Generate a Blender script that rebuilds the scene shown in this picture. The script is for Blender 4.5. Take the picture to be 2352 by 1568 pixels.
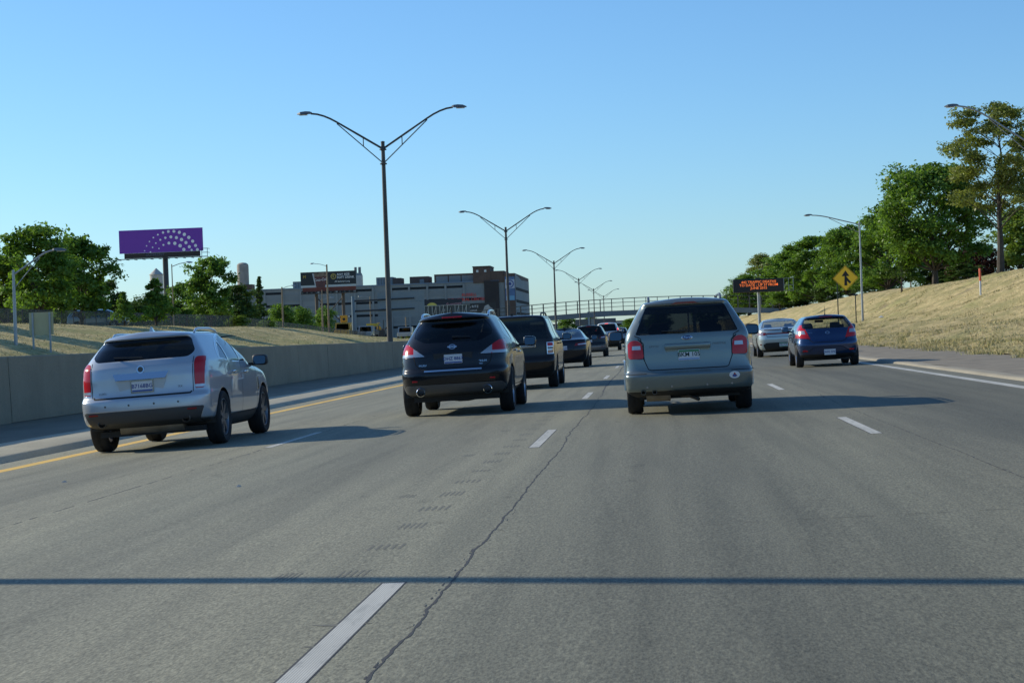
import bpy, bmesh, math, random
import numpy as np
from mathutils import Vector, Matrix
from mathutils.bvhtree import BVHTree

for o in list(bpy.data.objects):
    bpy.data.objects.remove(o, do_unlink=True)
S = bpy.context.scene
COL = S.collection
R = math.radians

# ------------------------------------------------------------------ camera
CAM_Z = 1.207
cam_data = bpy.data.cameras.new('camera')
cam = bpy.data.objects.new('camera', cam_data)
COL.objects.link(cam)
cam_data.sensor_width = 36.0
cam_data.sensor_fit = 'HORIZONTAL'
cam_data.lens = 36.0 * 4415.0 / 2352.0
cam_data.clip_start = 0.1
cam_data.clip_end = 6000.0
_r = Vector((0.99659501, 0.07386228, -0.03664357))
_u = Vector((0.03634216, 0.00542108, 0.9993247))
_f = Vector((-0.07401105, 0.99725372, -0.00271831))
cam.matrix_world = Matrix(((_r.x, _u.x, -_f.x, 0.0), (_r.y, _u.y, -_f.y, 0.0),
                           (_r.z, _u.z, -_f.z, CAM_Z), (0, 0, 0, 1)))
S.camera = cam

# ------------------------------------------------------------------ light
SUN_EL = R(26.0)
SUN_AZ = math.atan2(-0.933, 0.36)          # angle from +Y towards +X : sun stands left and ahead
world = bpy.data.worlds.new('World')
S.world = world
world.use_nodes = True
wn = world.node_tree.nodes
wl = world.node_tree.links
wn.clear()
sky = wn.new('ShaderNodeTexSky')
sky.sky_type = 'NISHITA'
sky.sun_disc = False
sky.sun_elevation = SUN_EL
sky.sun_rotation = SUN_AZ
sky.altitude = 200.0
sky.air_density = 1.0
sky.dust_density = 0.4
sky.ozone_density = 7.0
bg = wn.new('ShaderNodeBackground')
bg.inputs['Strength'].default_value = 0.14
wo = wn.new('ShaderNodeOutputWorld')
tint = wn.new('ShaderNodeMix'); tint.data_type = 'RGBA'; tint.blend_type = 'MULTIPLY'
tint.inputs[0].default_value = 1.0
tint.inputs[7].default_value = (0.97, 1.11, 1.13, 1)      # camera white balance of a clear evening sky
wl.new(sky.outputs[0], tint.inputs[6])
wl.new(tint.outputs[2], bg.inputs[0])
wl.new(bg.outputs[0], wo.inputs[0])

sun_data = bpy.data.lights.new('sun', 'SUN')
sun_data.energy = 4.8
sun_data.angle = R(0.53)
sun_data.color = (1.0, 0.90, 0.70)
sun = bpy.data.objects.new('sun', sun_data)
COL.objects.link(sun)
_sd = Vector((math.sin(SUN_AZ) * math.cos(SUN_EL), math.cos(SUN_AZ) * math.cos(SUN_EL), math.sin(SUN_EL)))
sun.rotation_euler = (-_sd).to_track_quat('-Z', 'Y').to_euler()
sun.location = (-60, 30, 60)

S.view_settings.view_transform = 'Standard'
S.view_settings.look = 'None'
S.view_settings.exposure = 0.0
S.view_settings.gamma = 1.0
S.view_settings.use_curve_mapping = False
S.render.resolution_x = 1024
S.render.resolution_y = 682
S.render.engine = 'CYCLES'

# ------------------------------------------------------------------ helpers
def tag(o, label=None, cat=None, group=None, kind=None):
    if label: o['label'] = label
    if cat: o['category'] = cat
    if group: o['group'] = group
    if kind: o['kind'] = kind
    return o

def thing(name, label, cat, loc=(0, 0, 0), rot=(0, 0, 0), group=None):
    o = bpy.data.objects.new(name, None)
    o.empty_display_size = 0.2
    COL.objects.link(o)
    o.location = loc
    o.rotation_euler = rot
    return tag(o, label, cat, group)

def link(name, me, parent=None, loc=None, rot=None):
    o = bpy.data.objects.new(name, me)
    COL.objects.link(o)
    if parent is not None: o.parent = parent
    if loc is not None: o.location = loc
    if rot is not None: o.rotation_euler = rot
    return o

class MB:
    """collects simple shapes; build() links them as one mesh object"""
    def __init__(self):
        self.v = []; self.f = []; self.m = []
        self.mi = 0
    def add(self, vs, fs):
        b = len(self.v)
        self.v.extend([tuple(p) for p in vs])
        for q in fs:
            self.f.append([i + b for i in q]); self.m.append(self.mi)
        return self
    def box(self, x0, x1, y0, y1, z0, z1):
        vs = [(x, y, z) for z in (z0, z1) for y in (y0, y1) for x in (x0, x1)]
        return self.add(vs, [(0, 2, 3, 1), (4, 5, 7, 6), (0, 1, 5, 4), (2, 6, 7, 3), (0, 4, 6, 2), (1, 3, 7, 5)])
    def bbox(self, x0, x1, y0, y1, z0, z1, b=0.02):
        """box with chamfered vertical and horizontal edges"""
        c = [(x0, x1), (y0, y1), (z0, z1)]
        bm = bmesh.new()
        bmesh.ops.create_cube(bm, size=1.0)
        for v in bm.verts:
            v.co = Vector((x0 if v.co.x < 0 else x1, y0 if v.co.y < 0 else y1, z0 if v.co.z < 0 else z1))
        bmesh.ops.bevel(bm, geom=list(bm.edges), offset=b, segments=2, affect='EDGES', profile=0.5)
        bm.verts.index_update()
        self.add([v.co for v in bm.verts], [[v.index for v in f.verts] for f in bm.faces])
        bm.free()
        return self
    def tube(self, pts, r, n=8, cap=True):
        pts = [Vector(p) for p in pts]
        rs = r if isinstance(r, (list, tuple)) else [r] * len(pts)
        rings = []
        ref = None
        for i, p in enumerate(pts):
            a = pts[max(i - 1, 0)]; b = pts[min(i + 1, len(pts) - 1)]
            t = (b - a).normalized()
            if ref is None:
                ref = Vector((0, 0, 1)) if abs(t.z) < 0.9 else Vector((1, 0, 0))
            s = t.cross(ref)
            if s.length < 1e-5:
                ref = Vector((0, 1, 0)); s = t.cross(ref)
            s.normalize()
            w = s.cross(t).normalized()
            ref = w
            rings.append([p + (s * math.cos(2 * math.pi * k / n) + w * math.sin(2 * math.pi * k / n)) * rs[i] for k in range(n)])
        vs = [q for g in rings for q in g]
        fs = []
        for i in range(len(pts) - 1):
            for k in range(n):
                k2 = (k + 1) % n
                fs.append((i * n + k, (i + 1) * n + k, (i + 1) * n + k2, i * n + k2))
        if cap:
            fs.append(tuple(range(n)))
            fs.append(tuple(reversed(range((len(pts) - 1) * n, len(pts) * n))))
        return self.add(vs, fs)
    def lathe(self, prof, n=24, axis='z', c=(0, 0, 0)):
        """prof: list of (radius, height) along axis"""
        vs = []
        for r, h in prof:
            for k in range(n):
                a = 2 * math.pi * k / n
                p = (r * math.cos(a), r * math.sin(a), h)
                if axis == 'x': p = (h, p[0], p[1])
                elif axis == 'y': p = (p[0], h, p[1])
                vs.append((p[0] + c[0], p[1] + c[1], p[2] + c[2]))
        fs = []
        for i in range(len(prof) - 1):
            for k in range(n):
                k2 = (k + 1) % n
                fs.append((i * n + k, i * n + k2, (i + 1) * n + k2, (i + 1) * n + k))
        return self.add(vs, fs)
    def prism(self, poly, y0, y1, plane='xz'):
        n = len(poly)
        def P(a, b, d):
            return {'xz': (a, d, b), 'yz': (d, a, b), 'xy': (a, b, d)}[plane]
        vs = [P(a, b, y0) for a, b in poly] + [P(a, b, y1) for a, b in poly]
        fs = [tuple(range(n)), tuple(reversed(range(n, 2 * n)))]
        for k in range(n):
            k2 = (k + 1) % n
            fs.append((k, k + n, k2 + n, k2))
        return self.add(vs, fs)
    def mesh(self, name, mats, smooth=False, fix=True):
        me = bpy.data.meshes.new(name)
        me.from_pydata(self.v, [], self.f)
        if not isinstance(mats, (list, tuple)): mats = [mats]
        for m in mats: me.materials.append(m)
        if len(mats) > 1:
            me.polygons.foreach_set('material_index', self.m)
        if fix:
            bm = bmesh.new(); bm.from_mesh(me)
            bmesh.ops.recalc_face_normals(bm, faces=bm.faces)
            bm.to_mesh(me); bm.free()
        if smooth:
            me.polygons.foreach_set('use_smooth', [True] * len(me.polygons))
            if smooth != 'all':
                me.set_sharp_from_angle(angle=R(38))
        me.update()
        return me
    def build(self, name, mats, parent=None, smooth=False, loc=None, rot=None, fix=True):
        return link(name, self.mesh(name, mats, smooth, fix), parent, loc, rot)

def copy_tree(o, parent=None):
    c = o.copy()
    COL.objects.link(c)
    c.parent = parent
    for ch in list(o.children):
        copy_tree(ch, c)
    return c

_font_cache = {}
def text(name, s, size, mat, parent=None, loc=(0, 0, 0), rot=(0, 0, 0), align='CENTER', depth=0.0, sx=1.0, shear=0.0, bold=0.0):
    cu = bpy.data.curves.new(name, 'FONT')
    cu.body = s; cu.size = size; cu.align_x = align; cu.align_y = 'CENTER'
    cu.extrude = depth; cu.shear = shear; cu.offset = bold
    cu.resolution_u = 2
    t = bpy.data.objects.new(name + '_src', cu)
    COL.objects.link(t)
    dg = bpy.context.evaluated_depsgraph_get()
    me = bpy.data.meshes.new_from_object(t.evaluated_get(dg))
    bpy.data.objects.remove(t, do_unlink=True)
    bpy.data.curves.remove(cu)
    me.name = name
    if sx != 1.0:
        for v in me.vertices: v.co.x *= sx
    me.materials.clear(); me.materials.append(mat)
    return link(name, me, parent, loc, rot)

# ------------------------------------------------------------------ materials
MATS = {}
def pmat(name, color, rough=0.6, metal=0.0, spec=0.5, coat=0.0, emit=None, estr=0.0, noise=0.0, nscale=8.0, bump=0.0, bscale=40.0, trans=0.0, coat_rough=0.03):
    """Principled material, optionally with a mottled colour and fine relief"""
    if name in MATS: return MATS[name]
    m = bpy.data.materials.new(name); m.use_nodes = True
    nt = m.node_tree; b = nt.nodes['Principled BSDF']
    b.inputs['Base Color'].default_value = (*color, 1)
    b.inputs['Roughness'].default_value = rough
    b.inputs['Metallic'].default_value = metal
    b.inputs['Specular IOR Level'].default_value = spec
    b.inputs['Coat Weight'].default_value = coat
    b.inputs['Coat Roughness'].default_value = coat_rough
    b.inputs['Transmission Weight'].default_value = trans
    if emit:
        b.inputs['Emission Color'].default_value = (*emit, 1)
        b.inputs['Emission Strength'].default_value = estr
    if noise or bump:
        tc = nt.nodes.new('ShaderNodeTexCoord')
    if noise:
        n = nt.nodes.new('ShaderNodeTexNoise'); n.inputs['Scale'].default_value = nscale; n.inputs['Detail'].default_value = 6
        nt.links.new(tc.outputs['Object'], n.inputs['Vector'])
        r = nt.nodes.new('ShaderNodeMapRange'); r.inputs[1].default_value = 0.25; r.inputs[2].default_value = 0.75
        r.inputs[3].default_value = 1 - noise; r.inputs[4].default_value = 1 + noise
        nt.links.new(n.outputs[0], r.inputs[0])
        h = nt.nodes.new('ShaderNodeMix'); h.data_type = 'RGBA'; h.blend_type = 'MULTIPLY'; h.inputs[0].default_value = 1
        h.inputs[6].default_value = (*color, 1)
        nt.links.new(r.outputs[0], h.inputs[7]); nt.links.new(h.outputs[2], b.inputs['Base Color'])
    if bump:
        n2 = nt.nodes.new('ShaderNodeTexNoise'); n2.inputs['Scale'].default_value = bscale; n2.inputs['Detail'].default_value = 4
        nt.links.new(tc.outputs['Object'], n2.inputs['Vector'])
        bp = nt.nodes.new('ShaderNodeBump'); bp.inputs['Strength'].default_value = bump; bp.inputs['Distance'].default_value = 0.02
        nt.links.new(n2.outputs[0], bp.inputs['Height']); nt.links.new(bp.outputs[0], b.inputs['Normal'])
    MATS[name] = m
    return m
# ================================================================== SETTING
rng = np.random.default_rng(7)
random.seed(7)

def zroad(x):
    return float(np.interp(x, [-9.3, -5.0, -1.4, 12.0], [-0.3185, -0.125, -0.028, 0.24]))

def zcrest(Y):
    return np.interp(Y, [-60, 150, 200, 240, 285, 400, 3000], [3.05, 3.05, 3.1, 2.35, 1.5, 1.0, 1.0])

def zright(X):
    return np.interp(X, [9.6, 11, 13, 17.5, 20, 22, 24, 26, 27.5, 30, 60, 700], [0.2, 0.33, 0.55, 1.15, 1.95, 2.9, 3.8, 4.5, 4.82, 5.0, 5.4, 6.0])

def node_mat(name):
    m = bpy.data.materials.new(name); m.use_nodes = True
    nt = m.node_tree
    return m, nt, nt.nodes['Principled BSDF']

def N(nt, typ, **kw):
    n = nt.nodes.new(typ)
    for k, v in kw.items():
        setattr(n, k, v)
    return n

def noise(nt, vec, scale, detail=5, rough=0.55):
    n = nt.nodes.new('ShaderNodeTexNoise')
    n.inputs['Scale'].default_value = scale; n.inputs['Detail'].default_value = detail; n.inputs['Roughness'].default_value = rough
    nt.links.new(vec, n.inputs['Vector'])
    return n.outputs[0]

def ramp(nt, fac, stops):
    n = nt.nodes.new('ShaderNodeValToRGB')
    cr = n.color_ramp
    while len(cr.elements) < len(stops): cr.elements.new(0.5)
    for e, (p, c) in zip(cr.elements, stops):
        e.position = p; e.color = (*c, 1) if len(c) == 3 else c
    nt.links.new(fac, n.inputs[0])
    return n.outputs[0]

def mixc(nt, fac, a, b, mode='MIX'):
    n = nt.nodes.new('ShaderNodeMix'); n.data_type = 'RGBA'; n.blend_type = mode
    for s, v in ((0, fac), (6, a), (7, b)):
        if hasattr(v, 'is_output'): nt.links.new(v, n.inputs[s])
        elif s == 0: n.inputs[0].default_value = v
        else: n.inputs[s].default_value = (*v, 1)
    return n.outputs[2]

def mapping(nt, vec, scale):
    n = nt.nodes.new('ShaderNodeMapping'); n.inputs['Scale'].default_value = scale
    nt.links.new(vec, n.inputs['Vector'])
    return n.outputs[0]

# ---- road surface material: worn, grooved concrete, streaked along the traffic
def road_material():
    m, nt, b = node_mat('road_concrete')
    g = nt.nodes.new('ShaderNodeNewGeometry').outputs['Position']
    big = noise(nt, mapping(nt, g, (0.35, 0.06, 1)), 1.0, 4)
    streak = noise(nt, mapping(nt, g, (3.2, 0.12, 1)), 1.0, 5)
    fine = noise(nt, mapping(nt, g, (1, 0.30, 1)), 32.0, 3, 0.65)
    speck = noise(nt, mapping(nt, g, (1, 0.28, 1)), 75.0, 2, 0.75)
    sep = nt.nodes.new('ShaderNodeSeparateXYZ'); nt.links.new(g, sep.inputs[0])
    lane = nt.nodes.new('ShaderNodeMapRange'); lane.inputs[1].default_value = -10; lane.inputs[2].default_value = 10
    nt.links.new(sep.outputs[0], lane.inputs[0])
    P = lambda x: (x + 10) / 20
    base = ramp(nt, lane.outputs[0], [(P(-9.2), (.29, .29, .265)), (P(-7.6), (.255, .258, .238)), (P(-6.7), (.235, .238, .222)), (P(-5.6), (.27, .27, .247)), (P(-5.0), (.275, .275, .25)),
        (P(-4.2), (.245, .25, .232)), (P(-3.3), (.222, .226, .212)), (P(-2.2), (.25, .25, .23)), (P(-1.4), (.255, .255, .232)), (P(-0.9), (.215, .217, .20)), (P(0.5), (.158, .162, .152)),
        (P(1.5), (.185, .188, .172)), (P(2.2), (.215, .215, .195)), (P(2.8), (.19, .19, .175)), (P(4.1), (.125, .128, .122)), (P(5.2), (.155, .157, .147)), (P(6), (.18, .18, .168))])  # lane tones; viewing-angle and vignette darkening is put into the right-hand lanes' colour
    c = mixc(nt, 1.0, base, ramp(nt, big, [(0.3, (.84, .85, .86)), (0.7, (1.12, 1.11, 1.09))]), 'MULTIPLY')
    c = mixc(nt, 1.0, c, ramp(nt, streak, [(0.28, (.78, .79, .80)), (0.55, (1.02, 1.02, 1.02)), (0.75, (1.10, 1.10, 1.08))]), 'MULTIPLY')
    c = mixc(nt, 1.0, c, ramp(nt, fine, [(0.25, (.86, .86, .86)), (0.5, (1, 1, 1)), (0.78, (1.14, 1.14, 1.13))]), 'MULTIPLY')
    c = mixc(nt, 1.0, c, ramp(nt, speck, [(0.26, (.55, .55, .55)), (0.5, (1, 1, 1)), (0.80, (1.6, 1.6, 1.57))]), 'MULTIPLY')
    oil = noise(nt, mapping(nt, g, (0.9, 0.035, 1)), 1.0, 6, .65)
    c = mixc(nt, 1.0, c, ramp(nt, oil, [(0.34, (.80, .80, .80)), (0.50, (1, 1, 1))]), 'MULTIPLY')
    blot = noise(nt, mapping(nt, g, (1.0, 0.35, 1)), 3.2, 3, .5)
    c = mixc(nt, 1.0, c, ramp(nt, blot, [(0.22, (.72, .72, .72)), (0.33, (1, 1, 1))]), 'MULTIPLY')
    c = mixc(nt, 1.0, c, (.91, .89, .725), 'MULTIPLY')
    nt.links.new(c, b.inputs['Base Color'])
    b.inputs['Roughness'].default_value = 0.8
    b.inputs['Specular IOR Level'].default_value = 0.3
    bp = nt.nodes.new('ShaderNodeBump'); bp.inputs['Strength'].default_value = 0.35; bp.inputs['Distance'].default_value = 0.01
    nt.links.new(fine, bp.inputs['Height']); nt.links.new(bp.outputs[0], b.inputs['Normal'])
    return m
M_ROAD = road_material()

def concrete_material(name, col, var=0.12, scale=(0.6, 0.6, 0.6), stain=True):
    m, nt, b = node_mat(name)
    g = nt.nodes.new('ShaderNodeNewGeometry').outputs['Position']
    n1 = noise(nt, mapping(nt, g, scale), 1.3, 6)
    n2 = noise(nt, g, 22.0, 4)
    c = mixc(nt, 1.0, col, ramp(nt, n1, [(0.3, (1 - var,) * 3), (0.7, (1 + var,) * 3)]), 'MULTIPLY')
    c = mixc(nt, 1.0, c, ramp(nt, n2, [(0.3, (.9, .9, .9)), (0.7, (1.08, 1.08, 1.08))]), 'MULTIPLY')
    if stain:
        n3 = noise(nt, mapping(nt, g, (2.0, 2.0, 0.18)), 1.5, 4)
        c = mixc(nt, 1.0, c, ramp(nt, n3, [(0.35, (.94, .935, .93)), (0.55, (1, 1, 1))]), 'MULTIPLY')
    nt.links.new(c, b.inputs['Base Color']); b.inputs['Roughness'].default_value = 0.85
    bp = nt.nodes.new('ShaderNodeBump'); bp.inputs['Strength'].default_value = 0.3; bp.inputs['Distance'].default_value = 0.01
    nt.links.new(n2, bp.inputs['Height']); nt.links.new(bp.outputs[0], b.inputs['Normal'])
    return m
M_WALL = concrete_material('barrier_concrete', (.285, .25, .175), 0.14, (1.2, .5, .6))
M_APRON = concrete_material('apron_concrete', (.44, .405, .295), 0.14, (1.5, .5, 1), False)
M_SHOULDER = concrete_material('shoulder_gravel', (.215, .185, .135), 0.22, (1.6, .8, 1), False)
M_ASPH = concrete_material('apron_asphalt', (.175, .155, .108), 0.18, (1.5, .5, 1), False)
M_LIP = concrete_material('gutter_concrete', (.29, .26, .195), 0.14, (2, .5, 1), False)

def paint_material(name, col, wear=0.5, ribs=True):
    m, nt, b = node_mat(name)
    g = nt.nodes.new('ShaderNodeNewGeometry').outputs['Position']
    n1 = noise(nt, mapping(nt, g, (6, 1.2, 1)), 2.0, 6, 0.7)
    n2 = noise(nt, mapping(nt, g, (3, 0.5, 1)), 1.1, 4, 0.6)
    c = mixc(nt, ramp(nt, n1, [(0.34, (wear,) * 3), (0.50, (0, 0, 0))]), col, (.24, .24, .21))
    c = mixc(nt, 1.0, c, ramp(nt, n2, [(0.3, (.74, .74, .73)), (0.6, (1, 1, 1))]), 'MULTIPLY')
    if ribs:
        sx = nt.nodes.new('ShaderNodeSeparateXYZ'); nt.links.new(g, sx.inputs[0])
        mu = nt.nodes.new('ShaderNodeMath'); mu.operation = 'MULTIPLY'; mu.inputs[1].default_value = 560.0
        si = nt.nodes.new('ShaderNodeMath'); si.operation = 'SINE'
        nt.links.new(sx.outputs[0], mu.inputs[0]); nt.links.new(mu.outputs[0], si.inputs[0])
        c = mixc(nt, 1.0, c, ramp(nt, si.outputs[0], [(0.0, (.70, .70, .70)), (0.45, (1, 1, 1))]), 'MULTIPLY')
    nt.links.new(c, b.inputs['Base Color']); b.inputs['Roughness'].default_value = 0.6
    return m
M_WHITE = paint_material('road_paint_white', (.62, .605, .53))
M_YELLOW = paint_material('road_paint_yellow', (.86, .53, .07), .3, False)
M_TAR = pmat('joint_sealant', (.045, .045, .045), 0.8)
M_GROOVE = pmat('groove_dark', (.135, .135, .11), 0.85, noise=.25, nscale=30)

def grass_material(name, dry, mid, green, gs=0.5, gmin=0.56):
    m, nt, b = node_mat(name)
    g = nt.nodes.new('ShaderNodeNewGeometry').outputs['Position']
    big = noise(nt, mapping(nt, g, (1.0, 0.4, 1.0)), 0.22, 5, 0.6)
    med = noise(nt, mapping(nt, g, (1.0, 0.45, 1.0)), 1.6, 5, 0.65)
    fin = noise(nt, g, 11.0, 4, 0.7)
    c = mixc(nt, ramp(nt, med, [(0.35, (0, 0, 0)), (0.65, (1, 1, 1))]), dry, mid)
    c = mixc(nt, ramp(nt, big, [(gmin, (0, 0, 0)), (gmin + 0.14, (gs,) * 3)]), c, green)
    tuft = noise(nt, mapping(nt, g, (1.0, 0.5, 1.0)), 4.2, 4, 0.7)
    c = mixc(nt, 1.0, c, ramp(nt, tuft, [(0.30, (.58, .56, .50)), (0.48, (1, 1, 1)), (0.72, (1.18, 1.16, 1.12))]), 'MULTIPLY')
    c = mixc(nt, 1.0, c, ramp(nt, fin, [(0.25, (.55, .55, .5)), (0.5, (1, 1, 1)), (0.75, (1.3, 1.28, 1.2))]), 'MULTIPLY')
    patch = noise(nt, mapping(nt, g, (1.0, 0.35, 1.0)), 0.75, 5, 0.65)
    c = mixc(nt, ramp(nt, patch, [(0.46, (0, 0, 0)), (0.60, (.7, .7, .7))]), c, (.27, .25, .115))
    soil = noise(nt, mapping(nt, g, (0.8, 0.3, 0.8)), 0.55, 6, 0.7)
    c = mixc(nt, ramp(nt, soil, [(0.60, (0, 0, 0)), (0.70, (.75, .75, .75))]), c, (.20, .165, .115))
    nt.links.new(c, b.inputs['Base Color']); b.inputs['Roughness'].default_value = 0.95
    b.inputs['Specular IOR Level'].default_value = 0.1
    bp = nt.nodes.new('ShaderNodeBump'); bp.inputs['Strength'].default_value = 0.7; bp.inputs['Distance'].default_value = 0.12
    nt.links.new(fin, bp.inputs['Height']); nt.links.new(bp.outputs[0], b.inputs['Normal'])
    return m
M_GRASS_R = grass_material('dry_grass_right', (.54, .445, .245), (.36, .30, .155), (.20, .25, .08))
M_GRASS_L = grass_material('dry_grass_left', (.62, .52, .28), (.44, .37, .18), (.24, .27, .10), 0.6, 0.50)

def blade_material(name, a, bcol, c3):
    m, nt, b = node_mat(name)
    at = nt.nodes.new('ShaderNodeAttribute'); at.attribute_name = 'rnd'
    c = ramp(nt, at.outputs['Fac'], [(0.0, a), (0.6, bcol), (0.9, c3), (1.0, c3)])
    nt.links.new(c, b.inputs['Base Color']); b.inputs['Roughness'].default_value = 0.9
    b.inputs['Specular IOR Level'].default_value = 0.1
    return m
M_BLADE = blade_material('dry_grass_blades', (.64, .53, .30), (.52, .43, .22), (.30, .31, .13))

def sheet(name, xs, ys, zf, mat, parent=None, kind='structure', jitter=0.0):
    """height-field sheet over the grid xs * ys"""
    xs = np.asarray(xs, float); ys = np.asarray(ys, float)
    Xg, Yg = np.meshgrid(xs, ys)
    Z = zf(Xg, Yg)
    if jitter:
        Z = Z + rng.normal(0, jitter, Z.shape)
    V = np.stack([Xg, Yg, Z], -1).reshape(-1, 3)
    nx = len(xs); ny = len(ys)
    i = np.arange(nx - 1)[None, :] + nx * np.arange(ny - 1)[:, None]
    F = np.stack([i, i + 1, i + 1 + nx, i + nx], -1).reshape(-1, 4)
    me = bpy.data.meshes.new(name)
    me.from_pydata(V.tolist(), [], F.tolist())
    me.materials.append(mat)
    me.polygons.foreach_set('use_smooth', [True] * len(me.polygons)); me.update()
    o = link(name, me, parent)
    if kind and parent is None: o['kind'] = kind
    return o

vroad = np.vectorize(zroad)
ys_long = np.concatenate([np.arange(-40, 200, 8), np.arange(200, 1700, 50)])
M_FIELD = grass_material('far_field_grass', (.34, .30, .15), (.25, .25, .10), (.14, .18, .06), .8, .45)
sheet('ground', np.linspace(-4000, 4000, 17), np.linspace(-800, 5500, 17), lambda x, y: 0 * x - 1.6, M_FIELD)
road = sheet('road', [-9.3, -8.4, -7, -5.0, -3.2, -1.4, 1, 3, 5.5, 6.3], ys_long, lambda x, y: vroad(x), M_ROAD)

def strip(name, x0, x1, y0, y1, mat, lift=0.004, taper=0.0, parent=road, ny=2):
    ys = np.linspace(y0, y1, ny)
    mb = MB()
    vs = []
    for y in ys:
        vs += [(x0, y, zroad(x0) + lift), (x1, y, zroad(x1) + lift)]
    mb.add(vs, [(2 * i, 2 * i + 1, 2 * i + 3, 2 * i + 2) for i in range(ny - 1)])
    return mb.build(name, mat, parent, fix=False)

def dash_row(xc, y_tops, w=0.115, ln=3.81):
    for t in y_tops:
        # dark contrast edging under the white tape, then the tape
        strip('lane_dash_edging', xc - w / 2 - 0.012, xc + w / 2 + 0.007, t - ln - 0.03, t + 0.03, M_TAR, 0.0011)
        strip('lane_dash', xc - w / 2, xc + w / 2, t - ln, t, M_WHITE, 0.0022)
dash_row(-1.37, [9.72 + 15.26 * k for k in range(0, 22)])
dash_row(2.29, [24.25 + 15.05 * k for k in range(0, 20)])
dash_row(-5.08, [28.6 + 15.24 * k for k in range(-1, 18)])
strip('edge_line_yellow', -8.52, -8.27, -30, 900, M_YELLOW, 0.0016, ny=2)
strip('edge_line_white', 5.64, 5.84, -30, 900, M_WHITE, 0.0016, ny=2)

# cracked longitudinal joints: ragged dark ribbons
def ragged(name, x0, ya, yb, step, w, wob, mat=M_TAR, lift=0.0014, gap=0.0, seed=1):
    r = np.random.default_rng(seed)
    ys = np.arange(ya, yb, step)
    off = np.cumsum(r.normal(0, wob, len(ys))); off -= np.linspace(off[0], off[-1], len(ys)); off = np.clip(off, -.06, .06)
    mb = MB(); vs = []; fs = []
    ww = w * (0.35 + r.random(len(ys)) * 1.1)
    for y, o, q in zip(ys, off, ww):
        x = x0 + o
        vs += [(x - q / 2, y, zroad(x) + lift), (x + q / 2, y, zroad(x) + lift)]
    for i in range(len(ys) - 1):
        if r.random() >= gap: fs.append((2 * i, 2 * i + 1, 2 * i + 3, 2 * i + 2))
    mb.add(vs, fs)
    return mb.build(name, mat, road, fix=False)
ragged('joint_crack', -1.10, 4, 40, 0.07, 0.013, 0.0045, seed=2)
ragged('joint_crack', -1.10, 40, 160, 0.6, 0.03, 0.012, seed=3)
ragged('joint_crack', -1.04, 4, 14, 0.06, 0.007, 0.012, gap=0.8, seed=4)
ragged('joint_crack', 2.68, 10, 45, 0.10, 0.012, 0.007, gap=0.25, seed=5)
ragged('joint_crack', 2.68, 45, 130, 0.8, 0.02, 0.01, gap=0.3, seed=6)
ragged('joint_crack', -5.03, 10, 60, 0.2, 0.014, 0.01, gap=0.3, seed=7)
# transverse hairline cracks
def cross_crack(y, xa, xb, w, seed):
    r = np.random.default_rng(seed)
    xs = np.arange(xa, xb, 0.09); off = np.cumsum(r.normal(0, .012, len(xs)))
    mb = MB(); vs = []; fs = []
    for x, o in zip(xs, off):
        q = w * (.3 + r.random()); vs += [(x, y + o - q / 2, zroad(x) + .0012), (x, y + o + q / 2, zroad(x) + .0012)]
    for i in range(len(xs) - 1):
        if r.random() > .22: fs.append((2 * i, 2 * i + 2, 2 * i + 3, 2 * i + 1))
    mb.add(vs, fs); mb.build('hairline_crack', M_GROOVE, road, fix=False)
cross_crack(11.9, 0.5, 2.2, 0.022, 11)
cross_crack(10.4, -8, -5.4, .02, 12)
cross_crack(8.35, -1.55, -1.22, .05, 13)
cross_crack(7.75, -1.47, -1.29, .035, 14)
# rows of short grooves beside the middle lane line
gm = MB()
for k in range(5):
    x = (k - 2) * 0.045
    j1, j2 = random.uniform(-.03, .03), random.uniform(-.03, .03)
    gm.add([(x - .010, -.10 + j1, 0), (x + .008, -.13 + j2, 0), (x + .012, .10 + j2, 0), (x - .006, .13 + j1, 0)], [(0, 1, 2, 3)])
gme = gm.mesh('groove_mark', M_GROOVE, fix=False)
for k in range(24):
    y = 10.25 + 1.27 * k
    for dx in ((0.0,) if k % 4 else (0.0, -0.36)):
        x = -1.66 + dx
        link('groove_mark', gme, road, (x, y, zroad(x) + 0.0012), (0, -0.027, 0)).scale = ((.75 + .35 * random.random()) if dx == 0 else .6, 1.1 + .7 * random.random(), 1)
# small pieces of litter and pale chips on the carriageway
M_CHIP = pmat('pale_chip', (.42, .42, .38), .7)
for k, (x, y) in enumerate([(-6.4, 20.3), (-3.9, 17.6)]):
    MB().add([(-.02, -.03, .0), (.025, -.02, .0), (.02, .03, .006), (-.015, .025, .01), (0, 0, .018)], [(0, 1, 4), (1, 2, 4), (2, 3, 4), (3, 0, 4), (0, 3, 2, 1)]).build('pale_chip', M_CHIP, road, loc=(x, y, zroad(x) + .002))

# ---- kerb, apron and concrete barrier on the left
kerb = MB()
ya, yb = -40, 900
prof = [(-9.16, -0.335), (-9.20, -0.31), (-9.26, -0.242), (-9.32, -0.222), (-10.25, -0.178), (-10.25, -0.45)]
yk = list(np.arange(ya, 130, 5.0)) + [yb]
vs = []
for j, y in enumerate(yk):
    for (x, z) in prof:
        w = 0.012 * math.sin(y * 1.7) + 0.01 * math.sin(y * .61 + 1)
        vs.append((x + w, y, z + w * .4))
kerb.add(vs, [(j * 6 + i, j * 6 + i + 1, (j + 1) * 6 + i + 1, (j + 1) * 6 + i) for j in range(len(yk) - 1) for i in range(5)])
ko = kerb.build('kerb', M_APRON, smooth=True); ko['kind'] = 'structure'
sheet('apron', [-12.9, -12.4, -11, -10.2], ys_long, lambda x, y: np.interp(x, [-12.9, -10.2], [-0.115, -0.182]), M_ASPH)
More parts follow.
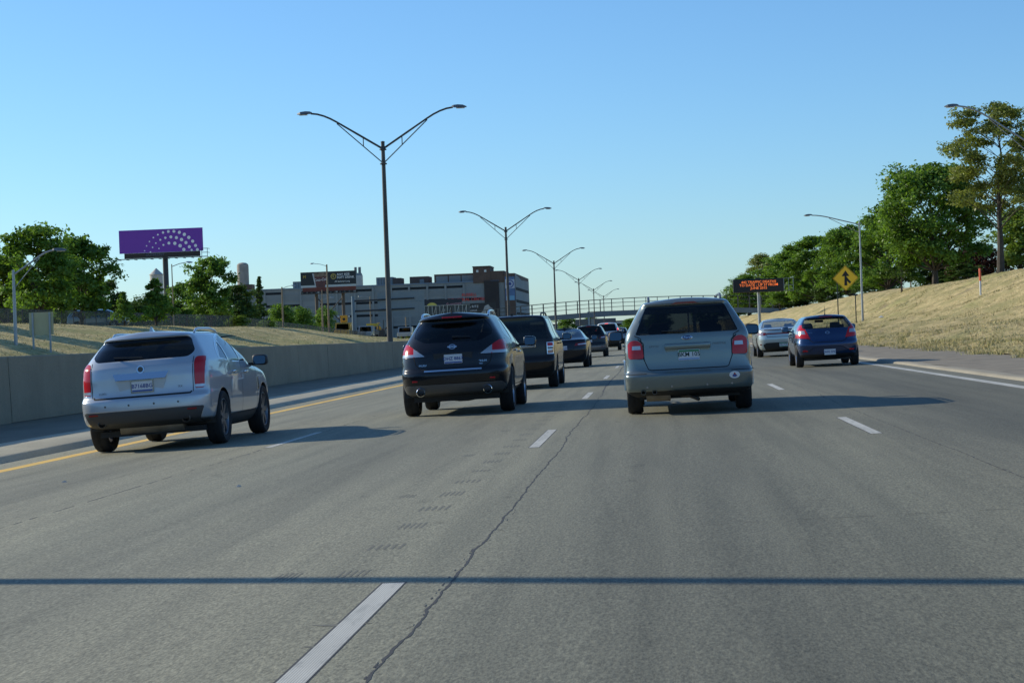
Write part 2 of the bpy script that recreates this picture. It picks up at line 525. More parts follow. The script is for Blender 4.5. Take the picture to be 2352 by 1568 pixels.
wall = thing('barrier_wall', 'long grey concrete barrier wall in shade beside the left kerb', 'wall', (-12.52, 0, -0.12))
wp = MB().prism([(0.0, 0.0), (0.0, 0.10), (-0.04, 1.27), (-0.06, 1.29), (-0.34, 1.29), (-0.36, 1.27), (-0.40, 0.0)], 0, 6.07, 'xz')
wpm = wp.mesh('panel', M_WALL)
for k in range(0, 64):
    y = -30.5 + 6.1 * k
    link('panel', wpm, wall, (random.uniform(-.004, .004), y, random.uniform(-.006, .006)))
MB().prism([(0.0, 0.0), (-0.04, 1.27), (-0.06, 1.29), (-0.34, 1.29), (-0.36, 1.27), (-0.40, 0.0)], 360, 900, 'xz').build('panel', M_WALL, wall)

# ---- opposite carriageway and the left bank
xs_l = [-700, -300, -120, -70, -55, -47, -43.5, -41.5, -40.5, -39.5, -38.5, -37, -35.5, -34, -32.5, -31, -29.5, -28, -26, -24, -22.5]
def zleft(x, y):
    c = zcrest(y)
    t = np.interp(x, [-41.5, -40, -38, -34, -28, -23], [1.02, 1.0, .93, .70, .34, 0.0])
    z = -0.3 + (c + 0.3) * t
    return z + 0.10 * np.sin(x * .9 + y * .13) * np.sin(y * .071 + 2) * (x > -48) * (x < -24)
ys_l = np.concatenate([np.arange(-40, 420, 4), np.arange(420, 1700, 80)])
sheet('opposite_road', [-23.2, -18, -12.5], ys_long, lambda x, y: np.interp(x, [-23.2, -12.5], [-.31, -.16]), M_ROAD)
bank_l = sheet('grass_bank_left', xs_l, ys_l, zleft, M_GRASS_L, jitter=0.03)

# ---- right gutter lip, gravel shoulder, grass bank
lip = MB()
prof = [(6.22, 0.112), (6.27, 0.165), (6.34, 0.178), (6.62, 0.172), (6.62, 0.05)]
yk = list(np.arange(-20, 160, 3.0)) + list(np.arange(160, 900, 40))
vs = []
for y in yk:
    w = 0.02 * math.sin(y * 1.3) + .012 * math.sin(y * 3.1)
    for x, z in prof: vs.append((x + w, y, z + .3 * w))
n5 = len(prof)
lip.add(vs, [(j * n5 + i, j * n5 + i + 1, (j + 1) * n5 + i + 1, (j + 1) * n5 + i) for j in range(len(yk) - 1) for i in range(n5 - 1)])
lo = lip.build('gutter_lip', M_LIP, smooth=True); lo['kind'] = 'structure'
sheet('shoulder', [6.55, 7.2, 8.2, 9.2, 10.4], np.concatenate([np.arange(-40, 170, 2.0), np.arange(170, 1700, 60)]),
      lambda x, y: np.interp(x, [6.55, 8, 10.4], [.160, .185, .20]) + .012 * np.sin(x * 5 + y * .7), M_SHOULDER, jitter=0.006)
xs_r = np.concatenate([np.arange(9.6, 31, .7), [34, 40, 50, 70, 120, 300, 700]])
ys_r = np.concatenate([np.arange(-40, 300, 1.5), np.arange(300, 800, 20), np.arange(800, 1700, 100)])
def zrb(x, y):
    edge = 0.22 * np.sin(y * .9) + .15 * np.sin(y * 2.3 + 1)
    xx = np.where(x < 14, x - edge * np.clip((14 - x) / 4, 0, 1), x)
    und = 0.20 * np.sin(x * .5 + y * .09) * np.sin(y * .11 + x * .3) + .07 * np.sin(y * .43 + x * 1.1) + .10 * np.sin(y * .05 + 1.7)
    return zright(xx) + und * np.clip((x - 9.6) / 3, 0, 1) - .12 * (xx < 9.7)
sheet('grass_bank_right', xs_r, ys_r, zrb, M_GRASS_R, jitter=0.025)

# ---- dry grass blades on both banks (nobody could count them)
def blades(name, n, xf, yf, zf, hr, wr, mat, label, lean=0.5, seed=3):
    r = np.random.default_rng(seed)
    x = xf(r, n); y = yf(r, n); z = zf(x, y)
    h = r.uniform(hr[0], hr[1], n) * (0.6 + .8 * r.random(n)); w = r.uniform(wr[0], wr[1], n)
    a = r.uniform(0, 2 * np.pi, n); ll = r.normal(0, lean, n) * h; lb = r.uniform(0, 2 * np.pi, n)
    V = np.empty((n, 3, 3))
    V[:, 0] = np.stack([x - np.cos(a) * w / 2, y - np.sin(a) * w / 2, z - .02], -1)
    V[:, 1] = np.stack([x + np.cos(a) * w / 2, y + np.sin(a) * w / 2, z - .02], -1)
    V[:, 2] = np.stack([x + np.cos(lb) * ll, y + np.sin(lb) * ll, z + h], -1)
    me = bpy.data.meshes.new(name)
    me.vertices.add(3 * n); me.vertices.foreach_set('co', V.reshape(-1))
    me.loops.add(3 * n); me.loops.foreach_set('vertex_index', np.arange(3 * n, dtype=np.int32))
    me.polygons.add(n); me.polygons.foreach_set('loop_start', np.arange(0, 3 * n, 3, dtype=np.int32))
    at = me.attributes.new('rnd', 'FLOAT', 'FACE')
    pn = .5 + .5 * np.sin(x * .35 + 1.3 * np.sin(y * .06)) * np.sin(y * .045 + x * .21)
    at.data.foreach_set('value', np.clip(r.random(n) * .62 + .36 * pn, 0, 1).astype(np.float32))
    me.materials.append(mat); me.update(calc_edges=True); me.validate()
    o = link(name, me)
    return tag(o, label, 'grass', kind='stuff')
blades('dry_grass', 110000, lambda r, n: 9.75 + 17.5 * r.random(n) ** 1.5, lambda r, n: 42 + 210 * r.random(n) ** 1.9, zrb,
       (.03, .08), (.015, .045), M_BLADE, 'dry straw coloured grass covering the bank on the right', lean=1.3, seed=5)
M_BLADE_L = blade_material('dry_grass_blades_left', (.62, .52, .28), (.48, .41, .20), (.30, .30, .12))
blades('dry_grass', 30000, lambda r, n: -23.5 - 18.5 * r.random(n), lambda r, n: 80 + 240 * r.random(n) ** 1.2, zleft,
       (.03, .09), (.03, .08), M_BLADE_L, 'dry patchy grass on the bank beyond the concrete wall', lean=1.3, seed=6)
M_WEED = blade_material('weed_blades', (.50, .42, .22), (.38, .35, .15), (.16, .22, .07))
_rw = np.random.default_rng(44)
_cx = 9.35 + 3.2 * _rw.random(330) ** 1.6; _cy = 42 + 105 * _rw.random(330) ** 1.5
def _wx(r, n): return _cx[np.arange(n) % 330] + r.normal(0, .13, n)
def _wy(r, n): return _cy[np.arange(n) % 330] + r.normal(0, .17, n)
blades('weed_tufts', 13000, _wx, _wy, lambda x, y: np.maximum(zrb(x, y), .17), (.04, .13), (.015, .04), M_WEED, 'taller straw and green weed tufts along the edge of the gravel shoulder', lean=.6, seed=9)
_cx2 = 10.5 + 15 * _rw.random(420); _cy2 = 60 + 150 * _rw.random(420) ** 1.3
blades('weed_tufts', 12000, lambda r, n: _cx2[np.arange(n) % 420] + r.normal(0, .22, n), lambda r, n: _cy2[np.arange(n) % 420] + r.normal(0, .35, n), zrb, (.05, .14), (.025, .06), M_WEED, 'rough tufts scattered over the dry slope on the right', lean=.6, seed=10)
M_PAPER = pmat('litter_paper', (.70, .70, .66), .8)
for k, (x, y, lb_) in enumerate([(18.4, 158, 'scrap of white paper litter on the grass right of the lamp post')]):
    z = float(zrb(np.array(x), np.array(y))) if x > 9.7 else .2
    q = MB().add([(-.22, -.1, 0), (.2, -.14, .03), (.26, .1, .02), (-.16, .14, .05), (0, 0, .17), (.08, .02, .12)], [(0, 1, 4), (1, 2, 5), (1, 5, 4), (2, 3, 5), (3, 4, 5), (3, 0, 4), (0, 3, 2, 1)]).build('paper_scrap', M_PAPER, None, loc=(x, y, z + .03))
    tag(q, lb_, 'litter')
# ================================================================== VEHICLES
def pchip(xk, yk, xq):
    xk = np.asarray(xk, float); yk = np.asarray(yk, float); xq = np.asarray(xq, float)
    h = np.diff(xk); d = np.diff(yk) / h
    m = np.zeros(len(xk))
    for i in range(1, len(xk) - 1):
        if d[i - 1] * d[i] > 0:
            w1 = 2 * h[i] + h[i - 1]; w2 = h[i] + 2 * h[i - 1]
            m[i] = (w1 + w2) / (w1 / d[i - 1] + w2 / d[i])
    m[0] = d[0]; m[-1] = d[-1]
    i = np.clip(np.searchsorted(xk, xq) - 1, 0, len(xk) - 2)
    t = (xq - xk[i]) / h[i]
    return ((2 * t**3 - 3 * t**2 + 1) * yk[i] + (t**3 - 2 * t**2 + t) * h[i] * m[i]
            + (-2 * t**3 + 3 * t**2) * yk[i + 1] + (t**3 - t**2) * h[i] * m[i + 1])

_XE = np.array([0, .1, .2, .3, .4, .5, .6, .68, .75, .81, .86, .90, .935, .96, .978, .99, .997, 1.0])

def body_bm(sp):
    """car body as a stack of horizontal slices; rows of sp['lev']: z, rear y, front y, half width, rear taper"""
    lev = np.array(sp['lev'], float)
    zk = lev[:, 0]
    nz = sp.get('nz', 54)
    zs = np.unique(np.round(np.concatenate([np.linspace(zk[0], zk[-1], nz), zk]), 4))
    cols = [pchip(zk, lev[:, c], zs) for c in range(1, 5)]
    Rr = sp.get('Rr', .30); nr = sp.get('nr', 3.4); Rf = sp.get('Rf', .75); nf = sp.get('nf', 2.5)
    tf = sp.get('tf', .05); rt_len = sp.get('rt_len', 1.7)
    nside = sp.get('nside', 44)
    rings = []
    for z, yr, yf, hw, tr in zip(zs, *cols):
        L = yf - yr
        r1 = min(Rr, L * .3); r2 = min(Rf, L * .35)
        rear = [(x, yr + r1 * (1 - (1 - x**nr)**(1 / nr))) for x in _XE]
        front = [(x, yf - r2 * (1 - (1 - x**nf)**(1 / nf))) for x in _XE[::-1]]
        side = [(1.0, y) for y in np.linspace(yr + r1, yf - r2, nside + 2)[1:-1]]
        pts = []
        for x, y in rear + side + front:
            s = max(0.0, (rt_len - (y - yr)) / rt_len); q = max(0.0, (1.5 - (yf - y)) / 1.5)
            pts.append((x * hw * (1 - tr * s * s) * (1 - tf * q * q), y, z))
        rings.append(pts)
    n = len(rings[0])
    # crown of the roof
    top = rings[-1]; ym = .5 * (top[0][1] + top[-1][1]); cz = sp.get('crown', .05); kk = sp.get('crown_k', .10)
    for c in (.94, .85, .72, .55, .36, .18, .06):
        rings.append([(x * c, ym + (y - ym) * (1 - (1 - c) * kk), z + cz * (1 - c * c)) for x, y, z in top])
    bm = bmesh.new()
    V = []
    for pts in rings:
        right = [bm.verts.new(p) for p in pts]
        left = [right[0]] + [bm.verts.new((-p[0], p[1], p[2])) for p in pts[1:-1]] + [right[-1]]
        V.append((right, left))
    for a, b in zip(V[:-1], V[1:]):
        for i in range(n - 1):
            bm.faces.new((a[0][i], a[0][i + 1], b[0][i + 1], b[0][i]))
            bm.faces.new((a[1][i + 1], a[1][i], b[1][i], b[1][i + 1]))
    for (r, l), flip in ((V[0], True), (V[-1], False)):
        for i in range(n - 1):
            q = []
            for v in (r[i], r[i + 1], l[i + 1], l[i]):
                if v not in q: q.append(v)
            if len(q) > 2: bm.faces.new(q)
    bmesh.ops.recalc_face_normals(bm, faces=bm.faces)
    for f in bm.faces: f.smooth = True
    return bm

def roundpoly(poly, r, n=4):
    out = []
    k = len(poly)
    for i in range(k):
        p = Vector(poly[i]); a = Vector(poly[i - 1]); b = Vector(poly[(i + 1) % k])
        da = (a - p); db = (b - p)
        rr = min(r, da.length * .45, db.length * .45)
        s = p + da.normalized() * rr; e = p + db.normalized() * rr
        for j in range(n + 1):
            t = j / n
            q = s * (1 - t)**2 + p * 2 * t * (1 - t) + e * t * t
            out.append((q.x, q.y))
    return out

def area2(poly):
    return sum(poly[i - 1][0] * poly[i][1] - poly[i][0] * poly[i - 1][1] for i in range(len(poly)))

def cut(bm, poly, plane, filt):
    """cuts a convex outline through the faces that pass filt and returns the faces inside it"""
    if area2(poly) < 0: poly = poly[::-1]
    i, j = {'xz': (0, 2), 'yz': (1, 2), 'xy': (0, 1)}[plane]
    P = np.array(poly); lo = P.min(0) - .01; hi = P.max(0) + .01
    cand = []
    for f in bm.faces:
        vs = [(v.co[i], v.co[j]) for v in f.verts]
        if max(a for a, b in vs) < lo[0] or min(a for a, b in vs) > hi[0]: continue
        if max(b for a, b in vs) < lo[1] or min(b for a, b in vs) > hi[1]: continue
        if filt(f.calc_center_median(), f.normal): cand.append(f)
    n = len(poly)
    for k in range(n):
        a = poly[k]; b = poly[(k + 1) % n]
        co = [0, 0, 0]; no = [0, 0, 0]
        co[i], co[j] = a
        no[i], no[j] = b[1] - a[1], -(b[0] - a[0])
        if abs(no[i]) + abs(no[j]) < 1e-7: continue
        # only faces still inside all earlier edges matter
        geom = list({e for f in cand for e in f.edges}) + list({v for f in cand for v in f.verts}) + cand
        r = bmesh.ops.bisect_plane(bm, geom=geom, dist=1e-5, plane_co=co, plane_no=Vector(no).normalized())
        cand = [g for g in r['geom'] if isinstance(g, bmesh.types.BMFace)]
        nn = Vector(no)
        cand = [f for f in cand if (f.calc_center_median() - Vector(co)).dot(nn) < 0]
    return cand

def take(bm, faces):
    """moves faces into a bmesh of their own"""
    nb = bmesh.new(); mp = {}
    for f in faces:
        vs = []
        for v in f.verts:
            if v not in mp: mp[v] = nb.verts.new(v.co)
            vs.append(mp[v])
        try:
            nf = nb.faces.new(vs); nf.smooth = True
        except ValueError:
            pass
    bmesh.ops.delete(bm, geom=faces, context='FACES')
    nb.normal_update()
    return nb

def bm_obj(bm, name, mat, parent, off=0.0, thick=0.0, inner=None, sharp=True):
    bm.normal_update()
    if off:
        for v in bm.verts: v.co += v.normal * off
    me = bpy.data.meshes.new(name)
    bm.to_mesh(me); bm.free()
    me.materials.append(mat)
    if sharp: me.set_sharp_from_angle(angle=R(42))
    o = link(name, me, parent)
    if thick:
        if inner is not None: me.materials.append(inner)
        md = o.modifiers.new('shell', 'SOLIDIFY'); md.thickness = thick; md.offset = -1
        md.use_even_offset = False
        if inner is not None: md.material_offset = 1; md.material_offset_rim = 1
    return o

class Car:
    """local frame: y = 0 rear bumper, x right, z up from the road"""
    def __init__(s, name, label, loc, slope, sp, paint, cat='car', yaw=0.0, group=None):
        s.root = thing(name, label, cat, loc, (0, -math.atan(slope), yaw), group)
        s.sp = sp; s.paint = paint
        s.bm = body_bm(sp)
        s.tree = BVHTree.FromBMesh(s.bm)
        s.L = sp['L']
    def hit(s, p, d):
        h = s.tree.ray_cast(Vector(p), Vector(d))
        return h[0], h[1]
    def rear(s, x, z):
        h, n = s.hit((x, -3, z), (0, 1, 0))
        return (h, n) if h else (Vector((x, .3, z)), Vector((0, -1, 0)))
    def sidept(s, y, z, sg):
        h, n = s.hit((3 * sg, y, z), (-sg, 0, 0))
        return (h, n) if h else (Vector((.9 * sg, y, z)), Vector((sg, 0, 0)))
    def region(s, polys, plane='xz', where='rear', ymax=None, side=0, ny=.25):
        ymid = s.L * .5
        def filt(c, n):
            if where == 'rear':
                lim = ymax if ymax is not None else ymid
                ok = c.y < lim and n.y < ny
            elif where == 'front': ok = c.y > ymid and n.y > .12
            else: ok = c.x * side > 0.15 and n.x * side > -.2
            if side and where != 'side': ok = ok and c.x * side > 0
            return ok
        fs = []
        for p in polys:
            fs += cut(s.bm, p, plane, filt)
        fs = [f for f in set(fs) if f.is_valid]
        return take(s.bm, fs)
    def part(s, name, polys, mat, plane='xz', where='rear', off=0.0, ymax=None, side=0, thick=0.0, parent=None):
        b = s.region(polys, plane, where, ymax, side, -.12 if name == 'rear_window' else .25)
        return bm_obj(b, name, mat, parent or s.root, off, thick)
    def arches(s, R0, ys, zc):
        for yw in ys:
            for sg in (-1, 1):
                poly = [(yw + R0 * math.cos(a), zc + R0 * math.sin(a)) for a in np.linspace(0, math.pi, 19)]
                poly = poly + [(yw - R0, .02), (yw + R0, .02)]
                b = s.region([poly], 'yz', 'side', side=sg)
                b.free()
        hw = s.sp['wheel_x'] - .05
        for yw in ys:
            for sg in (-1, 1):
                wm = MB()
                arc = [(yw + R0 * 1.02 * math.cos(a), zc + R0 * 1.02 * math.sin(a)) for a in np.linspace(-.15, math.pi + .15, 17)]
                vs = [(sg * .42, y, z) for y, z in arc] + [(sg * hw, y, z) for y, z in arc]
                k = len(arc)
                wm.add(vs, [(i, i + 1, k + i + 1, k + i) for i in range(k - 1)] + [tuple(range(k))])
                wm.build('wheel_well', M_PLASTIC, s.root)
    def finish(s, trim=None, lower=None):
        """what is left of the shell is the painted body"""
        if lower:
            z0, mat, nm = lower
            faces = [f for f in s.bm.faces]
            geom = faces + list(s.bm.edges) + list(s.bm.verts)
            bmesh.ops.bisect_plane(s.bm, geom=geom, dist=1e-5, plane_co=(0, 0, z0), plane_no=(0, 0, 1))
            fs = [f for f in s.bm.faces if f.calc_center_median().z < z0]
            bm_obj(take(s.bm, fs), nm, mat, s.root, -.003)
        o = bm_obj(s.bm, 'body', s.paint, s.root, 0, .03, trim or M_TRIM)
        return o
    def ribbon(s, name, pts, w, mat, plane='xz', side=0, step=.04, lift=.0025, parent=None, closed=False):
        """thin strip laid on the body surface along a 2-D line"""
        P = []
        if closed: pts = list(pts) + [pts[0]]
        for a, b in zip(pts[:-1], pts[1:]):
            d = math.dist(a, b); k = max(1, int(d / step))
            for q in range(k): P.append((a[0] + (b[0] - a[0]) * q / k, a[1] + (b[1] - a[1]) * q / k))
        P.append(pts[-1])
        vs = []; fs = []
        for i, p in enumerate(P):
            a = P[max(i - 1, 0)]; b = P[min(i + 1, len(P) - 1)]
            t = Vector((b[0] - a[0], b[1] - a[1]))
            if t.length < 1e-6: t = Vector((1, 0))
            t.normalize(); nx, nz = -t.y * w / 2, t.x * w / 2
            for sg in (-1, 1):
                u, v = p[0] + nx * sg, p[1] + nz * sg
                h, n = s.rear(u, v) if plane == 'xz' else s.sidept(u, v, side)
                vs.append(h + n * lift)
        fs = [(2 * i, 2 * i + 1, 2 * i + 3, 2 * i + 2) for i in range(len(P) - 1)]
        return MB().add(vs, fs).build(name, mat, parent or s.root, fix=False)
    def place(s, o, x, z, off=.006, tilt=True):
        h, n = s.rear(x, z)
        o.location = h + n * off
        a = math.asin(max(-1, min(1, n.z))) if tilt else 0
        o.rotation_euler = (R(90) - a, 0, 0)
        return o
    def plate(s, x, z, txt, face, ink, w=.305, h=.152, band=None, frame=None, top=None, size=.075):
        hh, n = s.rear(x, z)
        e = bpy.data.objects.new('licence_plate', None)
        mb = MB().bbox(-w / 2, w / 2, -h / 2, h / 2, 0, .008, .006)
        e = mb.build('licence_plate', face, s.root)
        e.location = (x, min(hh.y, s.rear(x, z - h / 2)[0].y, s.rear(x, z + h / 2)[0].y) - .004, z)
        e.rotation_euler = (R(90), 0, 0)
        if frame:
            f = MB(); t = .012
            f.box(-w / 2 - t, w / 2 + t, h / 2 - .004, h / 2 + t, 0, .011).box(-w / 2 - t, w / 2 + t, -h / 2 - t, -h / 2 + .004, 0, .011)
            f.box(-w / 2 - t, -w / 2 + .004, -h / 2, h / 2, 0, .0108).box(w / 2 - .004, w / 2 + t, -h / 2, h / 2, 0, .0108)
            f.build('plate_frame', frame, e)
        if band:
            MB().box(-w / 2 + .008, w / 2 - .008, -h / 2 + .006, -h / 2 + .03, .0081, .0092).build('plate_band', band, e)
        if top:
            MB().box(-w / 2 + .008, w / 2 - .008, h / 2 - .035, h / 2 - .006, .0081, .0092).build('plate_band', top, e)
        text('plate_number', txt, size, ink, e, (0, .004, .0098), bold=.0015)
        return e
    def wheels(s, ys, Rw, w, rimm, spokes=5, track=None, style='star'):
        hx = track / 2 if track else s.sp['wheel_x'] - w / 2
        ri = Rw * .70
        tp = [(ri * .96, -w * .40), (Rw * .80, -w * .49), (Rw * .93, -w * .5), (Rw * .985, -w * .40), (Rw, -w * .30), (Rw, -w * .06), (Rw * .985, -w * .055), (Rw * .985, -w * .035), (Rw, -w * .03),
              (Rw, w * .03), (Rw * .985, w * .035), (Rw * .985, w * .055), (Rw, w * .06), (Rw, w * .30), (Rw * .985, w * .40), (Rw * .93, w * .5), (Rw * .80, w * .49), (ri * .96, w * .40), (ri * .94, 0), (ri * .96, -w * .40)]
        ty = MB().lathe(tp, 40, 'x').mesh('tyre', M_TYRE, smooth=True)
        rm = MB()
        rm.lathe([(ri * .97, -w * .38), (ri * 1.0, w * .36), (ri * 1.02, w * .41), (ri * .96, w * .42), (ri * .92, w * .34), (ri * .90, -w * .30), (ri * .97, -w * .38)], 36, 'x')
        rm.lathe([(ri * .02, w * .36), (ri * .16, w * .35), (ri * .2, w * .30), (ri * .2, w * .05), (.01, w * .05)], 18, 'x')
        for k in range(spokes):
            a = 2 * math.pi * k / spokes
            for half in ((-1, 1) if style == 'twin' else (0,)):
                a1 = a + half * .16
                ca, sa = math.cos(a1), math.sin(a1)
                def P(r, t, x): return (x, r * ca - t * sa, r * sa + t * ca)
                w0, w1 = (ri * .10, ri * .15) if style == 'star' else (ri * .06, ri * .07)
                vs = [P(ri * .12, -w0, w * .34), P(ri * .12, w0, w * .34), P(ri * .93, w1, w * .36), P(ri * .93, -w1, w * .36),
                      P(ri * .12, -w0, w * .20), P(ri * .12, w0, w * .20), P(ri * .93, w1, w * .24), P(ri * .93, -w1, w * .24)]
                rm.add(vs, [(0, 1, 2, 3), (7, 6, 5, 4), (0, 4, 5, 1), (1, 5, 6, 2), (2, 6, 7, 3), (3, 7, 4, 0)])
        rme = rm.mesh('wheel', rimm, smooth=True)
        bd = MB().lathe([(.01, 0), (ri * .78, 0), (ri * .78, .02), (.01, .02)], 24, 'x').mesh('brake_disc', M_DARKMETAL, smooth=True)
        for y in ys:
            for sg in (-1, 1):
                o = link('wheel', rme, s.root, (sg * hx, y, Rw), (0, 0, 0 if sg > 0 else math.pi))
                link('tyre', ty, o)
                link('brake_disc', bd, o, (-.01, 0, 0))
    def mirror(s, y, z, sg, w=.24, h=.17, mat=None):
        hp, n = s.sidept(y, z, sg)
        x0 = abs(hp.x)
        mb = MB(); 
        prof = []
        # housing: rounded box swelling outwards
        bmx = bmesh.new(); bmesh.ops.create_uvsphere(bmx, u_segments=16, v_segments=10, radius=1)
        for v in bmx.verts:
            c = v.co
            q = [math.copysign(abs(a) ** .55, a) for a in c]
            v.co = Vector((x0 + .10 + w / 2 + q[0] * w / 2, y + .02 + q[1] * .085 + (.02 if q[0] > 0 else 0) * 0, z + .03 + q[2] * h / 2 - q[0] * .008))
        for v in bmx.verts: v.co.x *= sg
        bmesh.ops.recalc_face_normals(bmx, faces=bmx.faces)
        for f in bmx.faces: f.smooth = True
        o = bm_obj(bmx, 'door_mirror', mat or M_PLASTIC, s.root)
        a = MB().box(min(sg * (x0 - .03), sg * (x0 + .16)), max(sg * (x0 - .03), sg * (x0 + .16)), y, y + .07, z - .05, z - .005)
        a.build('mirror_arm', M_PLASTIC, o)
        g = roundpoly([(-w * .40, -h * .36), (w * .40, -h * .38), (w * .42, h * .34), (-w * .38, h * .38)], .04)
        gm_ = MB().prism([(sg * (x0 + .10 + w / 2) + u, z + .03 + v) for u, v in g], y - .072, y - .067, 'xz')
        gm_.v = [(a_, b_ + (c_ - z - .03) * .16, c_) for a_, b_, c_ in gm_.v]
        gm_.build('mirror_glass', M_MIRROR, o)
        return o
    def handle(s, y, z, sg, mat, ln=.19):
        h, n = s.sidept(y, z, sg)
        x0 = abs(h.x)
        mb = MB().bbox(-.014, .022, -ln / 2, ln / 2, -.016, .016, .010)
        o = mb.build('door_handle', mat, s.root, smooth=True, loc=(sg * (x0 + .018), y, z))
        return o
    def seats(s, yb, zb, yf, col, zs=0.0, heads=(-.45, .45), rear_heads=(-.42, .42), light=False):
        rb = MB().bbox(-.62, .62, yb, yb + .16, .45 + zs, zb, .04).build('rear_seat', col, s.root)
        for x in rear_heads:
            MB().bbox(x - .13, x + .13, yb + .01, yb + .11, zb + .01, zb + .16, .035).build('headrest', col, rb)
        for x in (-.38, .38):
            fs = MB().bbox(x - .25, x + .25, yf, yf + .13, .40 + zs, zb + .02, .05).build('front_seat', col, s.root)
            MB().bbox(x - .14, x + .14, yf + .01, yf + .10, zb + .05, zb + .22, .04).build('headrest', col, fs)
        MB().bbox(-.70, .70, yf + .95, yf + 1.25, .6, zb - .02, .05).build('dashboard', col, s.root)
    def rails(s, x, y0, y1, h, r, mat):
        for sg in (-1, 1):
            pts = []
            for t in np.linspace(0, 1, 13):
                y = y0 + (y1 - y0) * t
                xx = x * sg
                hz = s.hit((xx, y, 3), (0, 0, -1))[0]
                z = hz.z if hz else 1.6
                e = min(1, min(t, 1 - t) / .12)
                pts.append((xx, y, z + h * math.sin(e * math.pi / 2) - .004))
            MB().tube(pts, r, 8).build('roof_rail', mat, s.root, smooth=True)
    def wiper(s, x0, z0, x1, z1, mat=None, r=.010):
        pts = []
        for t in np.linspace(0, 1, 7):
            h, n = s.rear(x0 + (x1 - x0) * t, z0 + (z1 - z0) * t)
            pts.append(h + n * (.03 - .012 * t))
        o = MB().tube(pts, [r * 1.7, r * 1.5, r * 1.2, r, r, r * .9, r * .7], 6).build('rear_wiper', mat or M_PLASTIC, s.root, smooth=True)
        return o

M_PLASTIC = pmat('black_plastic', (.022, .023, .024), .55, spec=.4)
M_PLASTIC_G = pmat('grey_plastic', (.05, .05, .05), .6)
M_TRIM = pmat('cabin_trim', (.03, .03, .032), .8)
M_TYRE = pmat('tyre_rubber', (.018, .018, .019), .8, noise=.3, nscale=14)
M_DARKMETAL = pmat('dark_metal', (.12, .11, .10), .5, .8)
M_MIRROR = pmat('mirror_glass', (.09, .12, .14), .03, 1.0)
M_CHROME = pmat('chrome', (.75, .76, .78), .12, 1.0)
M_ALLOY = pmat('alloy', (.42, .43, .45), .3, .9)
M_ALLOY_D = pmat('alloy_dark', (.22, .22, .23), .35, .8)
M_SEAM = pmat('panel_gap', (.008, .008, .009), .8)
M_MUFFLER = pmat('muffler_steel', (.30, .26, .21), .5, .6, noise=.3, nscale=6)
M_UNDER = pmat('underbody', (.03, .03, .03), .85)
M_RED = pmat('red_lens', (.50, .010, .018), .2, spec=.3, coat=.35)
M_RED_D = pmat('red_lens_dark', (.22, .008, .012), .2, spec=.3, coat=.35)
M_RED_L = pmat('red_lens_lit', (.5, .02, .02), .2, coat=1, emit=(1, .05, .02), estr=2.2)
M_CLEAR = pmat('clear_lens', (.46, .47, .48), .22, .55, coat=.5)
M_AMBER = pmat('amber_lens', (.45, .16, .05), .15, coat=1)
M_PLATE_W = pmat('plate_white', (.62, .64, .66), .45)
M_PLATE_B = pmat('plate_blue', (.05, .10, .32), .45)
M_PLATE_G = pmat('plate_green', (.04, .22, .10), .45)
M_INK_B = pmat('plate_ink_blue', (.03, .06, .25), .5)
M_INK_G = pmat('plate_ink_green', (.02, .05, .04), .5)
M_BADGE_B = pmat('badge_blue', (.01, .02, .10), .15, coat=1)
M_SEAT = pmat('seat_cloth_dark', (.045, .045, .048), .9)
M_SEAT_T = pmat('seat_cloth_tan', (.16, .14, .12), .9)

def glass_mat(name, tint, refl=.035):
    """window glass: dark tinted pane with a sharp sky reflection"""
    m = bpy.data.materials.new(name); m.use_nodes = True
    nt = m.node_tree; nt.nodes.clear()
    out = nt.nodes.new('ShaderNodeOutputMaterial')
    tr = nt.nodes.new('ShaderNodeBsdfTransparent'); tr.inputs[0].default_value = (*tint, 1)
    gl = nt.nodes.new('ShaderNodeBsdfGlossy'); gl.inputs['Roughness'].default_value = 0.02; gl.inputs[0].default_value = (.95, .97, 1, 1)
    lw = nt.nodes.new('ShaderNodeLayerWeight'); lw.inputs[0].default_value = 0.5
    pw = nt.nodes.new('ShaderNodeMath'); pw.operation = 'POWER'; pw.inputs[1].default_value = 4.0
    fr = nt.nodes.new('ShaderNodeMath'); fr.operation = 'MULTIPLY_ADD'; fr.inputs[1].default_value = 0.94; fr.inputs[2].default_value = refl
    nt.links.new(lw.outputs['Facing'], pw.inputs[0]); nt.links.new(pw.outputs[0], fr.inputs[0])
    mx = nt.nodes.new('ShaderNodeMixShader')
    nt.links.new(fr.outputs[0], mx.inputs[0]); nt.links.new(tr.outputs[0], mx.inputs[1]); nt.links.new(gl.outputs[0], mx.inputs[2])
    nt.links.new(mx.outputs[0], out.inputs[0])
    return m
G_DARK = glass_mat('glass_privacy', (.045, .05, .05))
G_MID = glass_mat('glass_tinted', (.34, .37, .36))
G_CLEAR = glass_mat('glass_clear', (.72, .77, .74))

def paint(name, col, metal=.5, rough=.32, flake=.04):
    m = pmat(name, col, rough, metal, coat=1.0 if max(col) > .05 else .45, spec=.5 if max(col) > .05 else .3, coat_rough=.02, noise=flake, nscale=3)
    return m

def mirrorx(poly): return [(-x, z) for x, z in poly]

def car_location(xc, y_axle, overhang, slope):
    return (xc, y_axle - overhang, zroad(xc) + .004)
def slope_at(x): return (zroad(x + .8) - zroad(x - .8)) / 1.6

def emblem_ring(car, x, z, r, mat, inner=None):
    o = MB().lathe([(r * .72, .0), (r, .0), (r, .012), (r * .72, .012), (r * .72, .0)], 20, 'z').build('emblem', mat, car.root, smooth=True)
    car.place(o, x, z, .002)
    if inner:
        MB().lathe([(.001, .008), (r * .74, .008)], 20, 'z').build('emblem_centre', inner, o)
    return o

